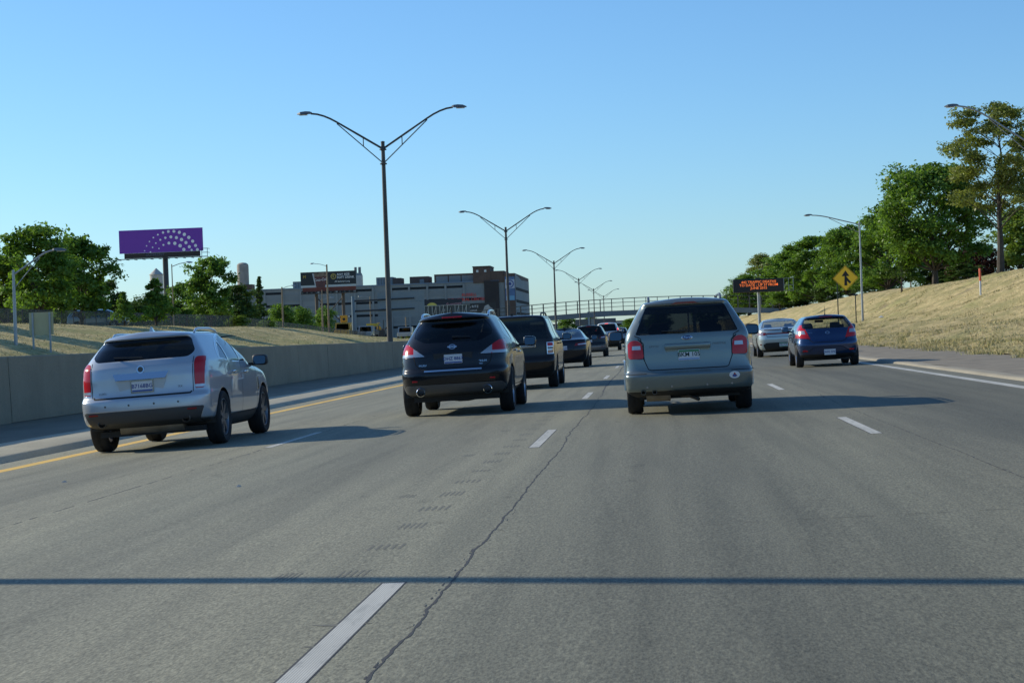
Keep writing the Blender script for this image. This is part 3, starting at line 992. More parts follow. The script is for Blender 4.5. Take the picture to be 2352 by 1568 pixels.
def sides(car, wins, glass, glass_front=None):
    for sg in (-1, 1):
        for k, w in enumerate(wins):
            car.part('side_window', [roundpoly(w, .035, 3)], (glass_front if (glass_front and k == 0) else glass), 'yz', 'side', -.004, side=sg)

def clip_poly(subj, clip):
    if area2(clip) < 0: clip = clip[::-1]
    out = list(subj)
    for k in range(len(clip)):
        a = clip[k]; b = clip[(k + 1) % len(clip)]
        if math.dist(a, b) < 1e-7: continue
        ins = lambda p: (b[0] - a[0]) * (p[1] - a[1]) - (b[1] - a[1]) * (p[0] - a[0]) >= 0
        res = []
        for i in range(len(out)):
            p = out[i - 1]; q = out[i]
            ip, iq = ins(p), ins(q)
            if ip != iq:
                d1 = (b[0] - a[0]) * (p[1] - a[1]) - (b[1] - a[1]) * (p[0] - a[0])
                d2 = (b[0] - a[0]) * (q[1] - a[1]) - (b[1] - a[1]) * (q[0] - a[0])
                t = d1 / (d1 - d2)
                res.append((p[0] + (q[0] - p[0]) * t, p[1] + (q[1] - p[1]) * t))
            if iq: res.append(q)
        out = res
        if not out: break
    return out

def lights(car, poly, mat, sublens=(), ymax=.55, off=.004, name='tail_light', poly_extra=()):
    """one tail light per side; sublens: (polygon, material) pieces cut out of it"""
    out = []
    for sg in (1, -1):
        f = (lambda p: p) if sg > 0 else mirrorx
        subs = []
        for sp_, sm in sublens:
            cp = clip_poly(sp_, poly)
            if len(cp) > 2: subs.append((car.region([f(cp)], 'xz', 'rear', ymax, sg), sm))
        b = car.region([f(poly)] + [f(q) for q in poly_extra], 'xz', 'rear', ymax, sg)
        o = bm_obj(b, name, mat, car.root, off)
        for sb, sm in subs:
            bm_obj(sb, 'lens', sm, o, off)
        out.append(o)
    return out
# ---- silver crossover in the left lane --------------------------------------------------
def silver_suv():
    L = 4.83
    sp = dict(L=L, wheel_x=.955, Rr=.34, nr=3.2, crown=.05, lev=[
        (.24, .95, 4.45, .78, .04), (.32, .60, 4.62, .87, .04), (.375, .22, 4.68, .90, .045), (.43, .05, 4.74, .925, .05), (.60, .0, 4.82, .95, .05),
        (.735, .01, 4.83, .955, .05), (.765, .045, 4.82, .955, .05), (.80, .075, 4.80, .955, .055), (.95, .095, 4.60, .955, .06),
        (1.04, .10, 4.15, .95, .06), (1.10, .11, 3.60, .945, .065), (1.19, .13, 3.40, .935, .07), (1.215, .15, 3.35, .93, .07),
        (1.29, .21, 3.20, .895, .08), (1.45, .36, 2.88, .80, .10), (1.56, .47, 2.66, .725, .11), (1.595, .43, 2.58, .695, .11), (1.63, .47, 2.42, .63, .11)])
    P = paint('paint_silver', (.45, .49, .53), .35, .30)
    xc = -7.15; s = slope_at(xc)
    c = Car('silver_crossover', 'silver crossover with tall thin tail lights driving beside the concrete wall', car_location(xc, 27.4, 1.02, s), s, sp, P, group='cars heading away on the freeway')
    c.arches(.425, (1.02, 3.83), .38)
    c.part('rear_window', [roundpoly([(-.66, 1.285), (.66, 1.285), (.735, 1.36), (.62, 1.575), (-.62, 1.575), (-.735, 1.36)], .05)], G_DARK, off=-.004)
    c.part('windscreen', [[(-.72, 1.14), (.72, 1.14), (.58, 1.58), (-.58, 1.58)]], G_MID, where='front', off=-.003)
    sides(c, [[(2.62, 1.16), (3.25, 1.14), (2.62, 1.53), (2.45, 1.55), (2.30, 1.17)][:5], [(1.55, 1.19), (2.24, 1.17), (2.36, 1.555), (1.86, 1.56), (1.62, 1.50)], [(1.10, 1.24), (1.48, 1.20), (1.56, 1.48), (1.38, 1.40)]], G_DARK, G_MID)
    lights(c, roundpoly([(.745, .835), (.862, .835), (.875, 1.22), (.857, 1.275), (.77, 1.275), (.745, 1.24)], .02), M_RED, [([(.70, .845), (.90, .845), (.90, .885), (.70, .885)], M_CLEAR)], ymax=.6)
    # black cladding
    c.part('lower_bumper', [roundpoly([(-.74, .30), (.74, .30), (.86, .585), (-.86, .585)], .03)], M_PLASTIC_G, off=.003, ymax=.62)
    b = c.finish(lower=(.40, M_PLASTIC_G, 'side_cladding'))
    # tailgate lines
    c.ribbon('tailgate_gap', [(-.70, .80), (-.685, .775), (.685, .775), (.70, .80)], .022, M_SEAM)
    c.ribbon('tailgate_gap', [(-.72, .79), (-.73, 1.28)], .010, M_SEAM); c.ribbon('tailgate_gap', [(.72, .79), (.73, 1.28)], .010, M_SEAM)
    for sg in (-1, 1):
        c.ribbon('door_gap', [(2.28, 1.16), (2.26, .42)], .010, M_SEAM, 'yz', sg)
        c.ribbon('door_gap', [(1.50, 1.18), (1.56, .98), (1.50, .80), (1.52, .62)], .010, M_SEAM, 'yz', sg)
        c.ribbon('door_gap', [(3.30, 1.10), (3.36, .45)], .010, M_SEAM, 'yz', sg)
        c.ribbon('window_trim', [(1.02, 1.235), (1.16, 1.36), (1.40, 1.47), (1.62, 1.545), (1.86, 1.585), (2.40, 1.58), (2.66, 1.55), (3.30, 1.14)], .020, M_CHROME, 'yz', sg)
        c.handle(1.75, 1.02, sg, M_CHROME); c.handle(2.52, 1.00, sg, M_CHROME)
        c.mirror(3.12, 1.13, sg)
        MB().box(-.012, .012, -.05, .05, -.10, .10).build('fender_vent', M_CHROME, c.root, loc=(sg * .945, 3.42, .80))
    # chrome bar, emblem, badges, plate
    hb = c.rear(0, 1.06)[0]
    MB().add([(-.40, hb.y - .004, 1.105), (.40, hb.y - .004, 1.105), (.355, hb.y - .05, 1.015), (-.355, hb.y - .05, 1.015), (-.40, hb.y + .03, 1.105), (.40, hb.y + .03, 1.105), (.355, hb.y + .03, 1.01), (-.355, hb.y + .03, 1.01)], [(0, 1, 2, 3), (4, 7, 6, 5), (0, 4, 5, 1), (1, 5, 6, 2), (2, 6, 7, 3), (3, 7, 4, 0)]).build('chrome_bar', M_CHROME, c.root)
    emblem_ring(c, 0, 1.15, .055, M_CHROME, M_DARKMETAL)
    MB().prism([(-.36, 1.01), (.36, 1.01), (.29, .80), (-.29, .80)], hb.y - .012, hb.y + .01, 'xz').build('plate_recess', P, c.root)
    c.plate(.015, .915, 'B7168BG', M_PLATE_W, M_INK_B, band=M_PLATE_B, frame=M_CHROME, size=.078)
    t = text('badge', 'LUXURY', .045, M_DARKMETAL, c.root); c.place(t, -.53, .845, .003)
    t = text('badge', 'SRX', .045, M_DARKMETAL, c.root); c.place(t, .54, .875, .003)
    for x in (-.52, -.18, .18, .52):
        o = MB().lathe([(.001, .004), (.014, .004), (.015, 0)], 10, 'z').build('parking_sensor', M_DARKMETAL, c.root); c.place(o, x, .665, .001)
    for sg in (-1, 1):
        o = MB().bbox(-.10, .10, -.013, .013, 0, .008, .005).build('reflector', M_RED_D, c.root); c.place(o, .67 * sg, .555, .003)
        o = MB().lathe([(.055, .08), (.062, -.02), (.052, -.025), (.045, .08)], 18, 'y').build('exhaust_tip', M_DARKMETAL, c.root, smooth=True, loc=(.60 * sg, .10, .43))
    MB().lathe([(.02, -.48), (.12, -.46), (.125, .46), (.02, .48)], 16, 'x', (0, .58, .34)).build('muffler', M_MUFFLER, c.root, smooth=True)
    MB().box(-.75, .75, .5, 4.3, .22, .30).build('underbody', M_UNDER, c.root)
    c.rails(.60, .95, 2.5, .055, .017, P)
    c.wiper(.02, 1.30, -.40, 1.33)
    hz = c.hit((0.0, .95, 3), (0, 0, -1))[0]
    MB().add([(-.03, -.09, 0), (.03, -.09, 0), (.02, .11, 0), (-.02, .11, 0), (-.008, -.08, .075), (.008, -.08, .075), (0, .10, .015)], [(0, 1, 5, 4), (1, 2, 6, 5), (2, 3, 6), (3, 0, 4, 6), (4, 5, 6)]).build('antenna_fin', P, c.root, smooth=True, loc=hz)
    c.seats(1.55, 1.15, 2.45, M_SEAT)
    c.wheels((1.02, 3.83), .38, .235, M_ALLOY_D, 7, style='star')
    return c
silver_suv()

# ---- black crossover in the second lane -------------------------------------------------
def black_suv():
    L = 4.82
    sp = dict(L=L, wheel_x=.93, Rr=.40, nr=2.9, crown=.055, lev=[
        (.29, .75, 4.45, .78, .06), (.335, .35, 4.60, .84, .07), (.39, .10, 4.66, .88, .07), (.55, .02, 4.78, .93, .08), (.68, .0, 4.82, .94, .08), (.745, .015, 4.82, .94, .08),
        (.79, .06, 4.80, .94, .085), (.92, .09, 4.68, .94, .09), (1.04, .12, 4.30, .935, .10), (1.12, .16, 3.75, .925, .11), (1.20, .22, 3.42, .90, .12),
        (1.40, .38, 3.00, .795, .14), (1.58, .52, 2.66, .685, .15), (1.625, .45, 2.55, .65, .15), (1.665, .50, 2.40, .59, .15)])
    P = paint('paint_black', (.012, .013, .016), .2, .25, 0)
    xc = -3.34; s = slope_at(xc)
    c = Car('black_crossover', 'black crossover with clear and red wedge tail lights, nearest car of its lane', car_location(xc, 32.7, .98, s), s, sp, P, group='cars heading away on the freeway')
    c.arches(.425, (.98, 3.805), .385)
    c.part('rear_window', [roundpoly([(-.46, 1.225), (.46, 1.225), (.665, 1.32), (.63, 1.46), (.52, 1.60), (-.52, 1.60), (-.63, 1.46), (-.665, 1.32)], .05)], G_DARK, off=-.004)
    c.part('windscreen', [[(-.72, 1.16), (.72, 1.16), (.56, 1.60), (-.56, 1.60)]], G_MID, where='front', off=-.003)
    sides(c, [[(2.42, 1.14), (3.30, 1.13), (2.66, 1.56), (2.50, 1.58)], [(1.62, 1.18), (2.35, 1.15), (2.42, 1.585), (1.86, 1.585)], [(1.08, 1.34), (1.54, 1.19), (1.76, 1.58), (1.40, 1.52)]], G_DARK, G_MID)
    lights(c, roundpoly([(.46, 1.005), (.96, 1.0), (.96, 1.20), (.90, 1.235), (.76, 1.215)], .02), M_RED, [([(.44, .99), (.62, .99), (.66, 1.02), (.66, 1.24), (.44, 1.24)], M_CLEAR), ([(.66, 1.0), (.97, 1.0), (.97, 1.05), (.66, 1.05)], M_CLEAR)], ymax=.75)
    c.part('lower_bumper', [roundpoly([(-.74, .31), (.74, .31), (.86, .47), (.80, .535), (-.80, .535), (-.86, .47)], .03)], pmat('bumper_grey', (.10, .10, .10), .4, .3), off=.003, ymax=.5)
    c.finish(lower=(.36, M_PLASTIC, 'side_cladding'))
    c.ribbon('tailgate_gap', [(-.66, 1.0), (-.62, .86), (-.52, .785), (.52, .785), (.62, .86), (.66, 1.0)], .012, M_SEAM)
    c.ribbon('chrome_strip', [(-.48, .755), (.48, .755)], .022, M_CHROME, lift=.012)
    h = c.rear(0, 1.01)[0]
    MB().prism([(-.32, 1.045), (.34, 1.045), (.31, .84), (-.29, .84)], h.y - .008, h.y + .02, 'xz').build('plate_recess', M_PLASTIC, c.root)
    c.plate(.015, .945, 'DHZ 8867', M_PLATE_W, M_INK_B, band=M_PLATE_B, size=.075)
    o = emblem_ring(c, 0, 1.14, .058, M_CHROME); o.scale = (1.05, .85, 1)
    b = MB().bbox(-.075, .075, -.016, .016, .004, .016, .006).build('emblem_bar', M_CHROME, o)
    o = MB().bbox(-.17, .17, -.013, .013, 0, .012, .006).build('brake_light', M_RED, c.root); c.place(o, 0, 1.635, .002)
    t = text('badge', 'MURANO', .05, M_CHROME, c.root); c.place(t, -.46, .855, .003)
    t = text('badge', 'PLATINUM', .046, M_CHROME, c.root); c.place(t, .46, .885, .003)
    t = text('badge', 'AWD', .034, M_CHROME, c.root); c.place(t, .46, .84, .003)
    for sg in (-1, 1):
        o = MB().bbox(-.055, .055, -.014, .014, 0, .008, .005).build('reflector', M_RED, c.root); c.place(o, .64 * sg, .60, .003)
        MB().lathe([(.060, .14), (.075, -.01), (.066, -.02), (.055, .14)], 18, 'y').build('exhaust_tip', M_CHROME, c.root, smooth=True, loc=(.56 * sg, .07, .415))
        c.ribbon('door_gap', [(2.38, 1.14), (2.36, .42)], .010, M_SEAM, 'yz', sg)
        c.ribbon('door_gap', [(1.56, 1.16), (1.50, .90), (1.46, .6)], .010, M_SEAM, 'yz', sg)
        c.ribbon('sill_strip', [(1.5, .42), (3.3, .42)], .03, M_CHROME, 'yz', sg, lift=.01)
        c.ribbon('window_trim', [(1.08, 1.31), (1.58, 1.165), (3.30, 1.11)], .016, M_CHROME, 'yz', sg)
        c.handle(1.72, 1.02, sg, M_CHROME); c.handle(2.60, .99, sg, M_CHROME)
        c.mirror(3.14, 1.13, sg, w=.23, h=.18, mat=P)
    MB().box(-.72, .72, .4, 4.3, .24, .34).build('underbody', M_UNDER, c.root)
    MB().tube([(-.15, .5, .27), (.05, .45, .245), (.2, .45, .245), (.4, .6, .27)], .022, 8).build('exhaust_pipe', M_DARKMETAL, c.root)
    c.rails(.57, .95, 2.5, .065, .018, M_CHROME)
    c.wiper(.0, 1.30, .30, 1.29)
    hz = c.hit((-.02, .62, 3), (0, 0, -1))[0]
    MB().tube([hz, hz + Vector((0, .02, .03)), hz + Vector((0, -.05, .13))], [.022, .012, .004], 6).build('antenna', M_PLASTIC, c.root)
    c.seats(1.55, 1.15, 2.45, M_SEAT)
    c.wheels((.98, 3.805), .385, .235, M_ALLOY, 6)
    return c
black_suv()

# ---- grey-green wagon straight ahead ----------------------------------------------------
def green_wagon():
    L = 5.07
    sp = dict(L=L, wheel_x=.905, Rr=.24, nr=3.8, crown=.045, lev=[
        (.25, .40, 4.7, .78, .03), (.33, .08, 4.92, .90, .03), (.40, .025, 5.0, .925, .03), (.56, .0, 5.05, .93, .03), (.585, .015, 5.05, .93, .03),
        (.605, .045, 5.06, .925, .035), (.64, .085, 5.07, .92, .035), (.90, .12, 4.95, .92, .035), (1.02, .135, 4.50, .915, .04), (1.07, .14, 3.95, .912, .04), (1.14, .155, 3.75, .90, .045),
        (1.35, .27, 3.35, .79, .05), (1.55, .39, 2.98, .675, .06), (1.585, .375, 2.9, .65, .06), (1.615, .43, 2.75, .60, .06)])
    P = paint('paint_grey_green', (.175, .212, .205), .5, .30)
    xc = .48; s = slope_at(xc)
    c = Car('green_wagon', 'grey green estate car with roof rails straight ahead, oval sticker on its bumper', car_location(xc, 28.45, 1.09, s), s, sp, P, group='cars heading away on the freeway')
    c.arches(.40, (1.09, 3.96), .36)
    c.part('rear_window', [roundpoly([(-.735, 1.150), (.735, 1.150), (.56, 1.555), (-.56, 1.555)], .04)], G_DARK, off=-.003)
    c.part('windscreen', [[(-.70, 1.12), (.70, 1.12), (.56, 1.56), (-.56, 1.56)]], G_CLEAR, where='front', off=-.003)
    sides(c, [[(2.55, 1.13), (3.55, 1.12), (2.95, 1.53), (2.60, 1.55)], [(1.55, 1.15), (2.48, 1.13), (2.52, 1.55), (1.60, 1.555)], [(.45, 1.20), (1.48, 1.16), (1.52, 1.55), (.70, 1.54)]], G_DARK, G_MID)
    lights(c, roundpoly([(.625, .815), (.845, .815), (.85, 1.03), (.80, 1.075), (.71, 1.08), (.645, 1.03)], .04), M_RED, [([(.665, .945), (.79, .945), (.785, 1.0), (.67, 1.0)], M_CLEAR)], ymax=.62)
    c.finish(lower=(.345, M_UNDER, 'lower_valance'))
    c.ribbon('tailgate_gap', [(-.745, 1.145), (-.66, 1.10), (-.625, .80), (-.57, .66), (-.53, .645), (.53, .645), (.57, .66), (.625, .80), (.66, 1.10), (.745, 1.145)], .012, M_SEAM)
    c.ribbon('bumper_gap', [(-.93, .595), (-.60, .595)], .008, M_SEAM); c.ribbon('bumper_gap', [(.60, .595), (.93, .595)], .008, M_SEAM)
    c.ribbon('lamp_surround', [(.628, .81), (.628, 1.03), (.70, 1.095)], .016, M_SEAM); c.ribbon('lamp_surround', [(-.628, .81), (-.628, 1.03), (-.70, 1.095)], .016, M_SEAM)
    h = c.rear(0, .98)[0]
    MB().bbox(-.33, .33, h.y - .045, h.y + .02, .925, 1.01, .022).build('tailgate_handle', P, c.root, smooth=True)
    MB().prism([(-.32, .925), (.32, .925), (.24, .735), (-.24, .735)], h.y - .010, h.y + .02, 'xz').build('plate_recess', P, c.root)
    c.plate(.015, .84, 'BKM 105', M_PLATE_W, M_INK_G, band=pmat('plate_pale_blue', (.25, .38, .6), .5), top=M_PLATE_G, size=.085)
    o = MB().lathe([(.001, .010), (.070, .010), (.078, .006), (.078, 0)], 24, 'z').build('emblem', M_CHROME, c.root, smooth=True); o.scale = (1, .45, 1); c.place(o, 0, 1.085, .004)
    o2 = MB().lathe([(.001, .0115), (.066, .0115)], 24, 'z').build('emblem_face', M_BADGE_B, o)
    text('emblem_script', 'Ford', .052, M_CHROME, o, (0, 0, .013), shear=.3).scale = (1, 1.9, 1)
    t = text('badge', 'FREESTYLE', .04, M_DARKMETAL, c.root); c.place(t, .45, .98, .003)
    t = text('badge', 'LIMITED', .04, M_DARKMETAL, c.root); c.place(t, -.47, .98, .003)
    bl = MB().prism([(-.20, 1.572), (.20, 1.572), (.13, 1.60), (-.13, 1.60)], c.rear(0, 1.585)[0].y - .012, c.rear(0, 1.585)[0].y + .03, 'xz').build('brake_light', M_RED_D, c.root)
    o = MB().lathe([(.001, .003), (.075, .003), (.075, 0)], 24, 'z').build('bumper_sticker', pmat('sticker_white', (.75, .75, .75), .5), c.root); o.scale = (1, .68, 1); c.place(o, .64, .525, .010)
    MB().prism([(-.035, -.03), (.04, -.03), (.0, .05)], .0032, .0044, 'xy').build('sticker_print', pmat('sticker_red', (.35, .05, .06), .5), o)
    MB().prism([(-.02, -.045), (.02, -.045), (.03, 0), (-.03, 0)], .0046, .0056, 'xy').build('sticker_print', M_PLATE_B, o)
    for x in (-.60, -.25, .25, .60):
        o = MB().lathe([(.001, .004), (.013, .004), (.015, 0)], 10, 'z').build('parking_sensor', M_CLEAR, c.root); c.place(o, x, .405, .001)
    for sg in (-1, 1):
        c.ribbon('door_gap', [(2.52, 1.12), (2.50, .40)], .010, M_SEAM, 'yz', sg); c.ribbon('door_gap', [(1.52, 1.14), (1.55, .7)], .010, M_SEAM, 'yz', sg)
        c.handle(1.72, 1.0, sg, P); c.handle(2.72, .99, sg, P)
        c.mirror(3.30, 1.12, sg, w=.235, h=.17)
        # flared wheel arch lips
        fl = MB(); yw = 1.09
        for yw in (1.09, 3.96):
            pts = []
            for a in np.linspace(.0, math.pi, 15):
                y = yw + .415 * math.cos(a); z = .36 + .415 * math.sin(a)
                p = c.sidept(y, max(z, .40), sg)[0]; pts.append((p.x, y, z))
            fl.tube(pts, .022, 6)
        fl.build('wheel_arch_lip', P, c.root, smooth=True)
    MB().box(-.72, .72, .45, 4.6, .22, .30).build('underbody', M_UNDER, c.root)
    MB().lathe([(.02, -.18), (.11, -.17), (.115, .17), (.02, .18)], 14, 'x', (-.45, .42, .30)).build('muffler', M_MUFFLER, c.root, smooth=True)
    MB().tube([(-.2, .6, .25), (.0, .3, .25), (.12, .16, .20)], .028, 8).build('exhaust_pipe', M_DARKMETAL, c.root)
    for x in (-.66, -.5):
        MB().lathe([(.03, .1), (.035, 0), (.028, 0)], 12, 'y', (x, .05, .335)).build('exhaust_tip', M_DARKMETAL, c.root)
    MB().box(-.6, .6, .55, .75, .26, .38).build('rear_axle', M_UNDER, c.root)
    c.rails(.52, .62, 2.75, .075, .018, pmat('rail_grey', (.13, .14, .14), .4, .5))
    c.wiper(-.02, 1.165, -.36, 1.185)
    c.seats(1.75, 1.10, 2.65, M_SEAT_T)
    c.wheels((1.09, 3.96), .36, .225, M_ALLOY_D, 5)
    return c
green_wagon()

# ---- boxy dark wagon behind the black crossover ------------------------------------------
def boxy_wagon():
    L = 5.13
    sp = dict(L=L, wheel_x=.945, Rr=.20, nr=4.2, crown=.03, nz=40, nside=30, lev=[
        (.27, .35, 4.8, .82, .03), (.40, .06, 4.98, .93, .03), (.62, .0, 5.1, .955, .03), (.70, .03, 5.12, .96, .03), (.76, .07, 5.13, .96, .03), (1.0, .09, 5.05, .955, .03),
        (1.08, .10, 4.7, .95, .03), (1.13, .11, 3.95, .94, .03), (1.3, .14, 3.7, .87, .03), (1.6, .20, 3.3, .765, .03), (1.66, .20, 3.2, .72, .03), (1.69, .25, 3.1, .66, .03)])
    P = paint('paint_dark_brown', (.020, .016, .015), .3, .25, 0)
    xc = -3.30; s = slope_at(xc)
    c = Car('boxy_dark_wagon', 'boxy near black estate with chrome framed square tail lights, half hidden by the black crossover', car_location(xc, 46.6, 1.03, s), s, sp, P, group='cars heading away on the freeway')
    c.arches(.42, (1.03, 4.02), .37)
    c.part('rear_window', [roundpoly([(-.80, 1.15), (.80, 1.15), (.70, 1.66), (-.70, 1.66)], .03)], G_DARK, off=-.003)
    c.part('windscreen', [[(-.75, 1.18), (.75, 1.18), (.64, 1.62), (-.64, 1.62)]], G_MID, where='front', off=-.003)
    sides(c, [[(2.65, 1.16), (3.70, 1.16), (3.25, 1.61), (2.70, 1.62)], [(1.55, 1.16), (2.58, 1.16), (2.62, 1.62), (1.6, 1.62)], [(.35, 1.18), (1.48, 1.16), (1.52, 1.62), (.48, 1.62)]], G_MID, G_MID)
    lights(c, [(.762, .79), (.918, .79), (.918, 1.06), (.762, 1.06)], M_CHROME, [([(.775, .80), (.905, .80), (.905, .88), (.775, .88)], M_AMBER), ([(.775, .893), (.905, .893), (.905, .955), (.775, .955)], M_ALLOY_D), ([(.775, .968), (.905, .968), (.905, 1.05), (.775, 1.05)], M_RED)], ymax=.5)
    c.finish(lower=(.38, M_PLASTIC, 'side_cladding'))
    c.ribbon('tailgate_gap', [(-.73, 1.1), (-.73, .70), (.73, .70), (.73, 1.1)], .012, M_SEAM)
    h = c.rear(0, .93)[0]
    MB().bbox(-.5, .5, h.y - .02, h.y + .02, .96, 1.02, .01).build('chrome_bar', M_CHROME, c.root)
    c.plate(0, .86, 'CLE 4172', M_PLATE_W, M_INK_B, band=M_PLATE_B)
    for sg in (-1, 1):
        c.mirror(3.45, 1.14, sg, mat=P); c.handle(1.7, 1.02, sg, P); c.handle(2.75, 1.02, sg, P)
        c.ribbon('door_gap', [(2.6, 1.15), (2.6, .45)], .010, M_SEAM, 'yz', sg)
        c.ribbon('sill_strip', [(1.6, .46), (3.5, .46)], .05, M_CHROME, 'yz', sg, lift=.01)
        c.ribbon('window_trim', [(.40, 1.15), (3.7, 1.14)], .02, M_CHROME, 'yz', sg)
    MB().box(-.75, .75, .4, 4.6, .24, .34).build('underbody', M_UNDER, c.root)
    c.rails(.64, .5, 2.9, .07, .02, M_PLASTIC)
    hz = c.hit((-.05, .5, 3), (0, 0, -1))[0]
    MB().box(-.03, .03, -.04, .06, 0, .05).build('antenna_fin', M_PLASTIC, c.root, loc=hz)
    c.seats(1.6, 1.15, 2.6, M_SEAT)
    c.wheels((1.03, 4.02), .37, .235, M_ALLOY, 6)
    c.root.scale = (1, 1, 1.03)
boxy_wagon()

SEDAN = [(.20, .35, 4.6, .74, .04), (.30, .10, 4.80, .84, .05), (.50, .02, 4.91, .91, .06), (.65, .0, 4.93, .925, .07), (.80, .02, 4.85, .925, .08), (.93, .05, 4.5, .92, .09),
         (.98, .08, 3.95, .915, .095), (1.03, .13, 3.65, .905, .10), (1.045, .24, 3.55, .895, .10), (1.065, .60, 3.48, .87, .10), (1.12, .82, 3.32, .82, .10), (1.22, 1.12, 3.10, .755, .10), (1.34, 1.50, 2.82, .675, .10), (1.385, 1.70, 2.68, .635, .10), (1.415, 1.92, 2.5, .57, .10)]

# ---- black saloon ahead of the boxy wagon ----------------------------------------------
def black_saloon():
    sp = dict(L=4.93, wheel_x=.91, Rr=.34, nr=3.2, crown=.05, nz=36, nside=26, lev=SEDAN)
    P = paint('paint_black_blue', (.012, .014, .020), .3, .22, 0)
    xc = -3.42; s = slope_at(xc)
    c = Car('black_saloon', 'black saloon with slim tail lights between the boxy wagon and a dark hatchback', car_location(xc, 73.2, 1.05, s), s, sp, P, group='cars heading away on the freeway')
    c.arches(.40, (1.05, 3.90), .34)
    c.part('rear_window', [roundpoly([(-.72, 1.085), (.72, 1.085), (.57, 1.375), (-.57, 1.375)], .03)], G_MID, off=-.003, ymax=3.0)
    c.part('windscreen', [[(-.68, 1.08), (.68, 1.08), (.56, 1.36), (-.56, 1.36)]], G_CLEAR, where='front', off=-.003)
    sides(c, [[(2.35, 1.06), (3.35, 1.05), (2.72, 1.33), (2.40, 1.35)], [(1.15, 1.10), (2.28, 1.06), (2.32, 1.355), (1.75, 1.35)]], G_MID)
    lights(c, roundpoly([(.42, .80), (.95, .82), (.95, .925), (.48, .895)], .02), M_RED_D, [([(.56, .83), (.86, .845), (.86, .885), (.56, .87)], M_CLEAR)], ymax=.6)
    c.finish(lower=(.30, M_PLASTIC, 'lower_valance'))
    c.ribbon('boot_gap', [(-.5, .95), (-.44, .78), (-.36, .66), (.36, .66), (.44, .78), (.5, .95)], .012, M_SEAM)
    c.plate(0, .74, 'DRX 2206', M_PLATE_W, M_INK_B, band=M_PLATE_B)
    for sg in (-1, 1): c.mirror(3.1, 1.03, sg, mat=P)
    hz = c.hit((0, 1.95, 3), (0, 0, -1))[0]
    MB().box(-.03, .03, -.05, .07, 0, .05).build('antenna_fin', M_PLASTIC, c.root, loc=hz)
    MB().box(-.72, .72, .4, 4.5, .18, .26).build('underbody', M_UNDER, c.root)
    c.seats(1.5, 1.02, 2.45, M_SEAT)
    c.wheels((1.05, 3.90), .34, .225, M_ALLOY, 6)
    c.root.scale = (1, 1, 1.03)
black_saloon()

# ---- pale silver saloon right lane ------------------------------------------------------
def pale_saloon():
    sp = dict(L=4.93, wheel_x=.91, Rr=.42, nr=2.8, crown=.045, nz=40, nside=30, lev=[(z if z < 1 else 1 + (z - 1) * .9, *r) for z, *r in SEDAN])
    P = paint('paint_pale_silver', (.46, .53, .53), .35, .30)
    xc = 4.72; s = slope_at(xc)
    c = Car('pale_silver_saloon', 'pale silver saloon with a thin light bar across its boot, ahead of the blue hatchback', car_location(xc, 72.4, 1.05, s), s, sp, P, group='cars heading away on the freeway')
    c.arches(.40, (1.05, 3.90), .34)
    c.part('rear_window', [roundpoly([(-.73, 1.075), (.73, 1.075), (.575, 1.335), (-.575, 1.335)], .03)], G_CLEAR, off=-.003, ymax=3.0)
    c.part('windscreen', [[(-.68, 1.08), (.68, 1.08), (.56, 1.33), (-.56, 1.33)]], G_CLEAR, where='front', off=-.003)
    sides(c, [[(2.35, 1.06), (3.35, 1.05), (2.72, 1.30), (2.40, 1.315)], [(1.15, 1.10), (2.28, 1.06), (2.32, 1.32), (1.75, 1.315)]], G_MID)
    c.part('light_bar', [[(-.62, .835), (.62, .835), (.62, .875), (-.62, .875)]], M_RED_D, off=.003)
    lights(c, roundpoly([(.62, .80), (.93, .82), (.93, .90), (.62, .905)], .02), M_RED_D, [([(.70, .83), (.88, .84), (.88, .875), (.70, .87)], M_CLEAR)], ymax=.6)
    c.part('lower_bumper', [roundpoly([(-.62, .22), (.62, .22), (.72, .46), (.60, .53), (-.60, .53), (-.72, .46)], .04)], M_PLASTIC, off=.002, ymax=.5)
    c.finish(lower=(.25, M_PLASTIC, 'lower_valance'))
    c.ribbon('boot_gap', [(-.62, .91), (-.56, .74), (.56, .74), (.62, .91)], .014, M_SEAM)
    c.ribbon('boot_lip', [(-.66, 1.00), (.66, 1.00)], .03, M_SEAM)
    c.plate(.02, .44, '4FJ W26', M_PLATE_W, M_INK_G, top=M_PLATE_G, band=M_PLATE_G)
    for sg in (-1, 1):
        c.mirror(3.1, 1.03, sg, mat=P)
        o = MB().bbox(-.05, .05, -.02, .02, 0, .006, .004).build('reflector', M_RED, c.root); c.place(o, .78 * sg, .47, .003)
    MB().box(-.72, .72, .4, 4.5, .18, .26).build('underbody', M_UNDER, c.root)
    c.seats(1.5, .98, 2.45, M_SEAT)
    c.wheels((1.05, 3.90), .34, .225, M_ALLOY, 8)
pale_saloon()

